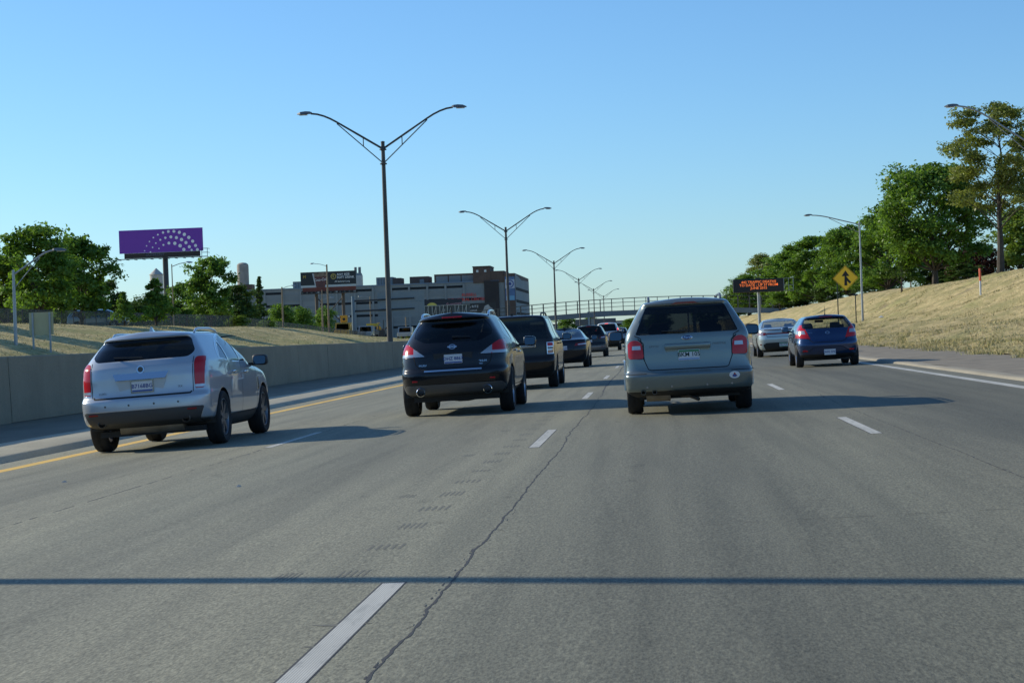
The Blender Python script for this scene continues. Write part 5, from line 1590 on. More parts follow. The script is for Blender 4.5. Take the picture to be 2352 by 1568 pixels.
# silo, chimneys and water tower behind
ch = thing('brick_silo', 'round topped brick silo tower left of the factory', 'silo', (-150.5, 700, 1))
MB().lathe([(2.15, 0), (2.15, 29.6), (2.0, 30.3), (1.3, 30.8), (.02, 31.0)], 24, 'z').build('tank', pmat('silo_grey', (.30, .27, .24), .8, noise=.25, nscale=.4), ch, smooth=True)
MB().box(-3.2, 3.6, -2, 3.2, 0, 22.8).build('lift_tower', M_BRICK, ch)
cc = thing('twin_chimney', 'pale twin chimney stack on the factory roof behind the soft drink billboard', 'chimney', (-106.3, 690, 1))
MB().box(-1.6, 1.6, -1.5, 1.5, 0, 24.2).build('stack', pmat('chimney_pale', (.42, .42, .40), .8, noise=.12, nscale=.5), cc)
MB().prism([(-1.6, 24.2), (1.6, 24.2), (1.25, 25.1), (-1.25, 25.1)], -1.2, 1.2, 'xz').build('shoulder', M_BCONC, cc)
for x in (-.75, .75): MB().lathe([(.5, 25.1), (.5, 27.2), (.4, 27.25)], 14, 'z', (x, 0, 0)).build('flue', M_METSID, cc)
wt = thing('water_tower', 'pale water tank with conical roof behind the purple billboard post', 'water tower', (-183, 700, 1))
MB().lathe([(.02, 20), (2.4, 20.2), (2.4, 27.6), (2.7, 27.7), (.1, 30.2)], 20, 'z').build('tank', pmat('tank_pale', (.42, .40, .37), .7, noise=.1, nscale=.6), wt, smooth=True)
for a in range(4): MB().tube([(2.2 * math.cos(a * 1.57 + .8), 2.2 * math.sin(a * 1.57 + .8), 0), (1.9 * math.cos(a * 1.57 + .8), 1.9 * math.sin(a * 1.57 + .8), 20.3)], .15, 6).build('leg', M_STEEL_D, wt)

# ---- purple billboard
pb = thing('purple_billboard', 'purple billboard with an arc of white dots on a single tall post', 'billboard', (-86.2, 334, 2.0))
M_PURP = pmat('purple_print', (.20, .045, .42), .5)
M_WHT = pmat('white_print', (.93, .93, .93), .5)
pan = MB().box(-7.55, 7.45, -.12, .12, 16.27, 20.35).build('panel', M_PURP, pb)
dots = [(1480, 384, 6), (1498, 334, 7), (1527, 289, 7), (1566, 249, 8), (1611, 219, 9), (1663, 197, 12), (1717, 186, 14), (1773, 184, 15), (1829, 194, 16), (1880, 215, 17), (1926, 245, 17), (1966, 283, 16), (1996, 327, 16), (2015, 368, 15),
        (1539, 397, 7), (1560, 348, 8), (1592, 305, 8), (1637, 271, 10), (1688, 250, 12), (1744, 241, 15), (1800, 248, 16), (1852, 267, 17), (1898, 298, 16), (1933, 340, 16), (1957, 372, 11),
        (1625, 360, 7), (1669, 323, 10), (1725, 304, 15), (1785, 306, 17), (1839, 330, 18), (1878, 368, 17)]
for (dx, dy, dr) in dots:
    u = (dx - 1211 - (dy - 182) * .055) / 851.0; v = ((dy - 182) + (dx - 1211) * .0465) / 236.0
    MB().lathe([(.001, 0), (dr / 851.0 * 15.0, 0)], 14, 'y', (-7.55 + 15.0 * u, -.126, 20.35 - 4.08 * v)).build('dot', M_WHT, pan)
MB().box(-6.7, 6.9, -.10, .10, 15.35, 16.25).build('apron', pmat('apron_brown', (.045, .035, .03), .7), pb)
text('apron_text', 'OUTFRONT', .62, pmat('apron_ink', (.12, .14, .2), .6), pb, (-1.2, -.106, 15.85), (R(90), 0, 0))
MB().lathe([(.52, 0), (.48, 15.4)], 16, 'z', (.45, .6, 0)).build('post', M_STEEL_D, pb, smooth=True)
ct = MB()
for x in np.arange(-7.4, 8.6, 1.45): ct.box(x - .05, x + .05, -1.5, .3, 15.05, 15.15)
ct.box(-7.8, 8.4, -1.5, -1.4, 15.15, 15.25).box(-7.8, 8.4, -.7, -.6, 15.15, 15.25)
for z in (15.9, 16.6): ct.tube([(7.5, -1.4, z), (8.5, -1.4, z), (8.5, .3, z)], .05, 5)
for x in (7.5, 8.5): ct.tube([(x, -1.4, 15.1), (x, -1.4, 16.6)], .05, 5)
ct.build('catwalk', M_STEEL_D, pb)

# ---- soft drink billboard
sb = thing('drink_billboard', 'dark billboard with a giant soft drink cup and a yellow price circle', 'billboard', (-81.4, 480, 1.3))
pan = MB().box(-7.1, 7.0, -.15, .15, 14.0, 17.9).build('panel', pmat('dark_print', (.012, .020, .026), .5), sb)
M_TX = pmat('pale_print', (.62, .66, .68), .5)
MB().box(-7.1, 7.0, -.16, -.152, 14.0, 14.55).build('white_band', pmat('grey_band', (.45, .50, .50), .5), pan)
text('print', 'ANY SIZE', .78, M_TX, pan, (2.15, -.165, 17.05), (R(90), 0, 0), 'LEFT', bold=.018)
text('print', 'SOFT DRINK', .78, M_TX, pan, (2.15, -.165, 16.3), (R(90), 0, 0), 'LEFT', bold=.018)
text('print', 'All Summer Long', .55, M_TX, pan, (1.55, -.165, 15.3), (R(90), 0, 0), 'LEFT', bold=.01)
MB().lathe([(.52, 0), (.70, 0), (.70, .01), (.52, .01), (.52, 0)], 24, 'y', (1.28, -.168, 16.62)).build('price_ring', pmat('gold_print', (.45, .36, .08), .5), pan)
text('print', '$', .5, MATS['gold_print'], pan, (1.02, -.167, 16.75), (R(90), 0, 0), bold=.02)
text('print', '1', .95, MATS['gold_print'], pan, (1.34, -.167, 16.62), (R(90), 0, 0), bold=.03)
text('print', 'M', 1.0, pmat('gold_dim', (.40, .28, .05), .5), pan, (-6.1, -.165, 16.7), (R(90), 0, 0), bold=.03)
cup = MB().prism([(-3.9, 17.5), (-.3, 17.6), (-.95, 14.0), (-3.25, 14.0)], -.175, -.155, 'xz').build('cup_print', pmat('cup_cola', (.10, .03, .03), .35, noise=.4, nscale=.7), pan)
MB().prism([(-4.1, 17.5), (-3.75, 17.55), (-3.15, 14.0), (-3.4, 14.0)], -.181, -.176, 'xz').build('cup_print', pmat('cup_glass', (.40, .43, .46), .3), pan)
MB().prism([(-3.75, 17.6), (-.35, 17.7), (-.55, 16.75), (-3.6, 16.7)], -.186, -.1765, 'xz').build('cup_print', pmat('cup_foam', (.20, .15, .11), .6, noise=.5, nscale=1.6), pan)
text('print', 'Coca-Cola', .95, pmat('script_pale', (.62, .64, .66), .5), pan, (-2.05, -.19, 15.9), (R(90), R(-4), 0), shear=.35, bold=.01, sx=.85)
MB().box(-6.7, 6.9, -.2, .2, 12.95, 13.98).build('apron', pmat('apron_red', (.17, .045, .03), .7, noise=.2, nscale=.5), sb)
pl_ = MB().box(-7.0, 7.4, -1.2, .6, 12.3, 12.5)
for x in np.arange(-6.8, 7.4, 1.2): pl_.box(x - .06, x + .06, -1.2, .6, 12.5, 12.95)
pl_.build('catwalk', M_STEEL_D, sb)
for x in (-3.3, 3.5): MB().lathe([(.42, -.5), (.42, 12.4)], 12, 'z', (x, .4, 0)).build('post', pmat('brown_steel', (.08, .06, .045), .7), sb)
for a, b in (((-3.3, 4.5), (3.5, 11.5)), ((-3.3, 11.5), (3.5, 4.5))): MB().tube([(a[0], .4, a[1]), (b[0], .4, b[1])], .16, 6).build('brace', M_STEEL_D, sb)

# ---- low billboards in front of the factory
lb = thing('dark_billboard', 'low dark billboard with a yellow half disc and pink script', 'billboard', (-59.2, 540, 1.0))
pan = MB().box(-5.3, 5.4, -.1, .1, 8.6, 11.35).build('panel', pmat('navy_print', (.015, .022, .035), .6), lb)
MB().prism([(-4.9 + 1.75 + 1.75 * math.cos(a), 8.75 + 1.75 * math.sin(a)) for a in np.linspace(0, math.pi, 16)], -.125, -.105, 'xz').build('half_disc', pmat('yellow_print', (.50, .46, .10), .5), pan)
text('print', 'Summer', 1.35, pmat('pink_print', (.42, .22, .28), .5), pan, (3.0, -.12, 9.9), (R(90), R(-5), 0), shear=.3)
for x in (-4, 0, 4): MB().box(x - .12, x + .12, .15, .35, 0, 8.8).build('post', M_STEEL_D, lb)
tb = thing('billboard_back', 'bare truss back of a billboard below the red lettering', 'billboard', (-55.9, 520, 1.0))
for x0, x1 in ((-6.3, -.9), (-.6, 6.2)):
    MB().box(x0, x1, .05, .12, 6.1, 9.2).build('panel', pmat('truss_panel', (.055, .07, .075), .7, noise=.4, nscale=.7), tb)
for k in range(12):
    x = -6.2 + 1.04 * k
    MB().box(x - .09, x + .09, -.1, .02, 6.0, 9.3).build('upright', pmat('truss_pale', (.30, .34, .34), .6, noise=.4, nscale=1), tb)
for k in range(6):
    x = -6.1 + 2.08 * k
    MB().tube([(x, -.14, 6.2), (x + 1.0, -.14, 9.1)], .08, 5).build('diagonal', MATS['truss_pale'], tb)
MB().box(-6.3, 6.3, -.16, -.06, 9.2, 9.35).build('top_bar', MATS['truss_pale'], tb)
for x in (-4.5, 0, 4.5): MB().box(x - .15, x + .15, .15, .4, 0, 6.2).build('post', M_WOOD, tb)
rz = thing('ritz_billboard', 'dark billboard with white lettering and a grey shape below the red lettering', 'billboard', (-51.5, 562, 1.0))
pan = MB().box(-5.0, 5.3, -.1, .1, 6.2, 10.3).build('panel', pmat('slate_print', (.020, .024, .028), .6), rz)
text('print', 'On the RITZ', .95, M_TX, pan, (-4.7, -.12, 9.3), (R(90), 0, 0), 'LEFT')
text('print', 'in Hamtramck', .80, M_TX, pan, (-4.7, -.12, 8.2), (R(90), 0, 0), 'LEFT')
MB().prism([(.3, 6.6), (1.6, 8.0), (2.2, 9.4), (3.2, 9.8), (3.9, 8.9), (5.0, 8.2), (4.7, 7.6), (3.4, 7.0), (2.0, 7.2)], -.13, -.105, 'xz').build('grey_shape', pmat('grey_print', (.30, .33, .34), .6, noise=.3, nscale=.9), pan)
for x in (-3.5, 3.5): MB().box(x - .2, x + .2, .15, .5, 0, 6.3).build('post', M_STEEL_D, rz)

# ---- distant blocks along the freeway
def far_block(loc, w, d_, h, label, mat):
    t = thing('distant_building', label, 'building', loc)
    MB().box(-w / 2, w / 2, 0, d_, 0, h).build('wall', mat, t)
    MB().box(-w / 2 - .2, w / 2 + .2, -.2, d_ + .2, h, h + .5).build('roof', M_DKPANEL, t)
    n = max(2, int(w / 6))
    wm = MB().box(-1.4, 1.4, -.08, -.01, 0, 1.6).mesh('window', M_BWIN2)
    for f in range(max(1, int(h / 4))):
        for k in range(n): link('window', wm, t, (-w / 2 + w * (k + .5) / n, 0, 1.2 + 4 * f))
far_block((-62, 1000, -.3), 26, 20, 6.5, 'hazy grey building far off left of the footbridge pier', pmat('far_grey', (.26, .29, .31), .8))
far_block((-28, 1150, -.3), 22, 20, 8, 'hazy pale building far off under the footbridge', pmat('far_pale', (.36, .38, .38), .8))
far_block((-8, 1250, -.3), 30, 20, 8.5, 'hazy blue grey building far off beside the grey wagon mirror', pmat('far_blue', (.24, .29, .33), .8))
fs = thing('far_sign', 'dark overhead road sign hanging below the footbridge deck', 'road sign', (-22, 760, -.3))
MB().box(-9, 7, -.1, .1, 4.7, 7.2).build('panel', pmat('far_sign_back', (.09, .10, .11), .7), fs)
for x in (-8, 6.5): MB().box(x - .25, x + .25, .1, .5, 0, 7.0).build('post', M_STEEL_D, fs)

# ---- vehicles on the service road
def box_truck(name, label, loc, cab, h, w, rot=0, gear=None):
    t = thing(name, label, 'truck', loc, (0, 0, rot), group='vehicles on the service road')
    c = MB().prism([(0, .8), (0, h * .62), (.35, h), (1.9, h), (2.0, .8)], -w / 2, w / 2, 'xz')
    b = MB().add([(p[1], p[0], p[2]) for p in c.v], c.f).build('cab', cab, t)
    MB().prism([(-w * .42, h * .62), (w * .42, h * .62), (w * .38, h * .94), (-w * .38, h * .94)], -.02, .20, 'xz').build('windscreen', G_DARK, t)
    MB().bbox(-w / 2, w / 2, -1.1, .1, .7, h * .6, .08).build('bonnet', cab, t)
    MB().bbox(-w / 2, w / 2, 2.1, 7.0, .9, 1.5, .05).build('bed', M_STEEL_D, t)
    for y in (-.5, 5.8):
        for sg in (-1, 1): MB().lathe([(.2, -.12), (.5, -.12), (.5, .12), (.2, .12)], 14, 'x', (sg * (w / 2 - .1), y, .5)).build('wheel', M_TYRE, t)
    if gear: gear(t, h, w)
    return t
M_TRKY = pmat('truck_yellow', (.62, .32, .02), .4, coat=.5)
M_TRKW = pmat('truck_white', (.36, .37, .36), .4, coat=.5)
def arrow_gear(t, h, w):
    MB().bbox(-.55, .55, 1.6, 1.8, h + .05, h + 1.15, .06).build('beacon_board', M_TRKY, t)
    MB().lathe([(.001, 0), (.22, 0)], 12, 'y', (0, 1.58, h + .55)).build('beacon', M_BLACKP, t)
    for x in (-.8, .75): MB().bbox(x - .14, x + .14, 1.5, 1.75, h + .8, h + 1.1, .05).build('lamp', M_CLEAR, t)
def drum_gear(t, h, w):
    MB().bbox(-.2, 1.6, 2.4, 3.2, h - .1, h + .35, .05).build('light_bar', pmat('bar_yellow', (.55, .38, .03), .5), t)
    for x, y in ((1.4, 3.5), (1.9, 4.3), (2.3, 5.1)): MB().tube([(x, y, 1.5), (x + .2, y, h + .3)], .12, 6).build('boom', M_STEEL_D, t)
box_truck('yellow_truck', 'yellow works truck with a beacon board on the service road', (-47.3, 290, 1.45), M_TRKY, 2.75, 2.3, 0, arrow_gear)
box_truck('white_truck', 'white works truck with a yellow light bar right of the yellow truck', (-44.7, 296, 1.35), M_TRKW, 2.3, 2.2, 0, drum_gear)
box_truck('pale_truck', 'pale truck on the service road left of the black crossover', (-43.0, 330, 1.15), M_TRKW, 2.35, 2.4, 0, None)
wv = thing('works_machine', 'yellow and dark road machine between the works trucks and a lamp pole', 'machine', (-44.8, 312, 1.3), group='vehicles on the service road')
MB().bbox(-.9, .9, 0, 3, .5, 1.7, .1).build('chassis', M_STEEL_D, wv)
MB().bbox(-.5, .2, .5, 1.8, 1.7, 2.9, .08).build('cab', M_TRKY, wv)
MB().tube([(.4, 1, 1.5), (.9, 1, 3.1), (1.4, .8, 2.0)], .16, 6).build('boom', pmat('machine_rust', (.16, .06, .03), .7), wv)
for sg in (-1, 1): MB().lathe([(.2, -.2), (.55, -.2), (.55, .2), (.2, .2)], 14, 'x', (sg * .85, .7, .55)).build('wheel', M_TYRE, wv)
dsn = thing('diamond_sign_back', 'pale back of a diamond road sign left of the tallest lamp', 'road sign', (-41.0, 290, 1.4))
MB().prism([(0, 1.5), (.78, 2.28), (0, 3.06), (-.78, 2.28)], -.02, 0, 'xz').build('sign_panel', M_SIGNB, dsn)
MB().box(-.05, .05, -.08, -.03, 0, 3.0).build('post', M_STEEL_D, dsn)
# parked van on the service road behind the fence
def parked_van():
    P = paint('paint_van', (.20, .27, .33), .3, .3)
    sp = dict(L=5.2, wheel_x=.95, Rr=.25, nr=3.6, crown=.04, nz=22, nside=18, lev=[(.3, .2, 5.0, .9, .02), (.6, 0, 5.2, .97, .02), (.9, .02, 5.18, .97, .02), (1.05, .05, 4.6, .96, .02), (1.12, .06, 4.2, .94, .03), (1.5, .35, 3.75, .82, .03), (1.62, .55, 3.5, .76, .03), (1.68, .8, 3.3, .68, .03)])
    c = Car('parked_van', 'blue grey people carrier behind the fence left of the tan sign', (-49.5, 160.0, 3.05), 0, sp, P, 'car', R(-90))
    c.arches(.40, (1.0, 4.1), .35)
    sides(c, [[(2.9, 1.12), (3.95, 1.12), (3.4, 1.55), (2.95, 1.57)], [(1.6, 1.12), (2.8, 1.12), (2.85, 1.57), (1.6, 1.57)], [(.5, 1.14), (1.5, 1.12), (1.5, 1.57), (.75, 1.5)]], G_DARK, G_DARK)
    c.part('windscreen', [[(-.7, 1.16), (.7, 1.16), (.62, 1.6), (-.62, 1.6)]], G_MID, where='front', off=-.003)
    c.finish()
    c.wheels((1.0, 4.1), .34, .22, M_ALLOY, 5)
parked_van()
# ================================================================== TREES
def leaf_mat(name, lo, mid, hi, transl=.35):
    m = bpy.data.materials.new(name); m.use_nodes = True
    nt = m.node_tree; nt.nodes.clear()
    out = nt.nodes.new('ShaderNodeOutputMaterial')
    at = nt.nodes.new('ShaderNodeAttribute'); at.attribute_name = 'rnd'
    c = ramp(nt, at.outputs['Fac'], [(0.0, lo), (0.5, mid), (1.0, hi)])
    d = nt.nodes.new('ShaderNodeBsdfDiffuse'); t = nt.nodes.new('ShaderNodeBsdfTranslucent'); g = nt.nodes.new('ShaderNodeBsdfGlossy')
    g.inputs['Roughness'].default_value = .45; g.inputs[0].default_value = (.5, .55, .5, 1)
    nt.links.new(c, d.inputs[0])
    tc = mixc(nt, 1.0, c, (1.25, 1.35, .7), 'MULTIPLY')
    nt.links.new(tc, t.inputs[0])
    mx = nt.nodes.new('ShaderNodeMixShader'); mx.inputs[0].default_value = transl
    nt.links.new(d.outputs[0], mx.inputs[1]); nt.links.new(t.outputs[0], mx.inputs[2])
    m2 = nt.nodes.new('ShaderNodeMixShader'); m2.inputs[0].default_value = .04
    nt.links.new(mx.outputs[0], m2.inputs[1]); nt.links.new(g.outputs[0], m2.inputs[2])
    nt.links.new(m2.outputs[0], out.inputs[0])
    return m
LEAF_G = leaf_mat('leaf_green', (.06, .11, .018), (.125, .22, .035), (.21, .33, .055), .45)
LEAF_D = leaf_mat('leaf_dark', (.034, .062, .015), (.065, .11, .025), (.10, .165, .035), .32)
LEAF_O = leaf_mat('leaf_olive', (.10, .125, .035), (.17, .20, .055), (.25, .27, .08), .45)
LEAF_Y = leaf_mat('leaf_yellow_green', (.085, .13, .022), (.15, .22, .035), (.22, .30, .055), .45)
LEAF_R = leaf_mat('leaf_red', (.03, .012, .012), (.055, .02, .018), (.085, .032, .025), .2)
BARK = pmat('bark', (.060, .050, .040), .9, noise=.35, nscale=3)
BARK_L = pmat('bark_light', (.13, .11, .09), .9, noise=.3, nscale=3)

def make_tree(seed, H, Rc, trunk=.30, lobes=14, per=16, leaves=34, leaf=.30, lobe_r=.34, mat=LEAF_G, bark=BARK, shape='round', sparse=1.0, tr=.024, spread=.95):
    """returns (trunk mesh, crown mesh) of one tree of height H and crown radius Rc"""
    r = np.random.default_rng(seed)
    tb = MB()
    top = H * .88
    tp = []
    wob = r.normal(0, .02 * H, (6, 2))
    for k in range(6):
        t = k / 5
        tp.append((wob[k, 0] * t, wob[k, 1] * t, top * t))
    r0 = tr * H
    tb.tube(tp, [r0 * 1.15, r0 * .85, r0 * .6, r0 * .42, r0 * .25, r0 * .08], 9)
    cz0 = H * trunk; ch = H - cz0
    centers = []
    for k in range(lobes):
        t = (k + .5) / lobes
        if shape == 'round':
            zz = cz0 + ch * (.02 + .90 * t); rad = Rc * .66 * math.sqrt(max(.10, 1 - (2 * (.02 + .90 * t) - .86) ** 2 * .92))
        elif shape == 'cone':
            zz = cz0 + ch * (.06 + .9 * t); rad = Rc * .75 * (1 - t) ** .85
        elif shape == 'tall':
            zz = cz0 + ch * (.05 + .9 * t); rad = Rc * .70 * (.55 + .45 * math.sin(math.pi * (.15 + .75 * t)))
        else:
            zz = cz0 + ch * (.15 + .7 * t); rad = Rc * .7 * (1 - .5 * t)
        a = k * 2.39996 + r.normal(0, .35)
        rad *= spread * ((.65 + .5 * r.random()) if shape != 'tall' else (.25 + .85 * r.random()))
        centers.append((rad * math.cos(a), rad * math.sin(a), zz, Rc * lobe_r * (.75 + .5 * r.random()) * (1 if shape != 'cone' else (1.15 - .75 * t))))
    centers.append((0, 0, H - Rc * lobe_r * (.55 if shape != 'cone' else .3), Rc * lobe_r * (.8 if shape != 'cone' else .35)))
    for (cx, cy, czz, cr) in centers[:-1]:
        zb = max(cz0 * .75, czz - (math.hypot(cx, cy) * (.9 if shape != 'tall' else .55) + (.12 if shape != 'tall' else .05) * H * r.random()))
        zb = min(zb, top * .9)
        f = zb / top
        bx, by = np.interp(f, np.linspace(0, 1, 6), [p[0] for p in tp]), np.interp(f, np.linspace(0, 1, 6), [p[1] for p in tp])
        rb = r0 * max(.12, (.55 if shape != 'tall' else .34) * (1 - f))
        m1 = (bx + (cx - bx) * .5, by + (cy - by) * .5, zb + (czz - zb) * .62)
        tb.tube([(bx, by, zb), m1, (cx, cy, czz), (cx * 1.12, cy * 1.12, czz + cr * .6)], [rb, rb * .7, rb * .4, rb * .12], 6)
    # leaves
    P = []; Nn = []; RV = []
    for (cx, cy, czz, cr) in centers:
        kk = max(3, int(per * sparse * .85 * (.6 + .8 * r.random())))
        d = r.normal(size=(kk, 3)); d /= np.linalg.norm(d, axis=1)[:, None]
        d[:, 2] = np.where(d[:, 2] < -.35, -d[:, 2] * .5, d[:, 2])
        rr = cr * (.55 + .55 * r.random(kk))[:, None]
        cl = np.array([cx, cy, czz]) + d * rr * np.array([1.15, 1.15, .85])
        tone = r.random(kk)
        for c, dd, tn in zip(cl, d, tone):
            n = int(leaves * (.6 + .8 * r.random()))
            s = cr * .24
            off = r.normal(0, 1, (n, 3)) * np.array([s, s, s * .62])
            P.append(c + off); Nn.append(dd * .5 + np.array([0, 0, .45]) + r.normal(0, .55, (n, 3))); RV.append(np.clip(tn * .6 + r.random(n) * .4, 0, 1))
    P = np.concatenate(P); Nn = np.concatenate(Nn); RV = np.concatenate(RV)
    Nn /= np.linalg.norm(Nn, axis=1)[:, None]
    ref = r.normal(size=Nn.shape)
    U = np.cross(Nn, ref); U /= np.linalg.norm(U, axis=1)[:, None]
    W = np.cross(Nn, U)
    n = len(P)
    sz = (leaf * (.55 + .75 * r.random(n)))[:, None]
    V = np.empty((n, 4, 3))
    V[:, 0] = P - U * sz * .62; V[:, 1] = P + W * sz * .36 + Nn * sz * .10; V[:, 2] = P + U * sz * .62; V[:, 3] = P - W * sz * .36 + Nn * sz * .10
    me = bpy.data.meshes.new('crown')
    me.vertices.add(4 * n); me.vertices.foreach_set('co', V.reshape(-1))
    me.loops.add(4 * n); me.loops.foreach_set('vertex_index', np.arange(4 * n, dtype=np.int32))
    me.polygons.add(n); me.polygons.foreach_set('loop_start', np.arange(0, 4 * n, 4, dtype=np.int32))
    at = me.attributes.new('rnd', 'FLOAT', 'FACE'); at.data.foreach_set('value', RV.astype(np.float32))
    me.materials.append(mat); me.update(calc_edges=True)
    return tb.mesh('trunk', bark, smooth=True), me

def plant(name, label, cat, proto, loc, h, w, H0, R0, rot=0, group=None):
    t = thing(name, label, cat, loc, (0, 0, rot), group)
    sx = (w / 2) / R0; sz = h / H0
    a = link('trunk', proto[0], t); b = link('crown', proto[1], t)
    a.scale = (sx, sx, sz); b.scale = (sx, sx, sz)
    return t

A1 = make_tree(11, 8, 3.2, .17, 19, 19, 40, .27)
A2 = make_tree(12, 8, 3.2, .16, 18, 19, 40, .27)
A3 = make_tree(13, 8, 3.2, .20, 20, 19, 40, .27, mat=LEAF_Y)
AD = make_tree(14, 8, 3.4, .12, 18, 18, 32, .32, mat=LEAF_D)
AD2 = make_tree(24, 8, 3.4, .14, 16, 18, 32, .32, mat=LEAF_D)
CO = make_tree(15, 4, 1.6, .10, 14, 14, 30, .20, shape='cone', mat=LEAF_G, lobe_r=.42)
SP = make_tree(16, 10, 1.6, .10, 26, 10, 26, .26, shape='cone', mat=LEAF_D, lobe_r=.40, sparse=.9)
BU = make_tree(17, 2, 1.3, .05, 12, 14, 30, .14, shape='bush', mat=LEAF_Y, lobe_r=.45)
SH = make_tree(18, 6, 3.0, .08, 16, 17, 32, .26, shape='bush', mat=LEAF_G, lobe_r=.40)
T1 = make_tree(31, 13, 4.2, .34, 46, 13, 44, .19, shape='tall', mat=LEAF_O, lobe_r=.21, sparse=1.0, tr=.019, spread=1.2)
T2 = make_tree(20, 11.6, 5.8, .16, 44, 19, 42, .30, mat=LEAF_G, lobe_r=.26, tr=.024, spread=1.1)
LO = make_tree(21, 12, 5.5, .25, 26, 18, 40, .30, mat=LEAF_O, lobe_r=.28)
LG = make_tree(22, 12, 5.0, .10, 36, 18, 42, .32, mat=LEAF_G, lobe_r=.28)
RP = make_tree(23, 5, 3.2, .06, 16, 18, 34, .24, shape='bush', mat=LEAF_R, lobe_r=.40)
SM = make_tree(25, 3.4, 2.0, .36, 9, 8, 18, .22, mat=LEAF_D, lobe_r=.34, sparse=.8, tr=.03)

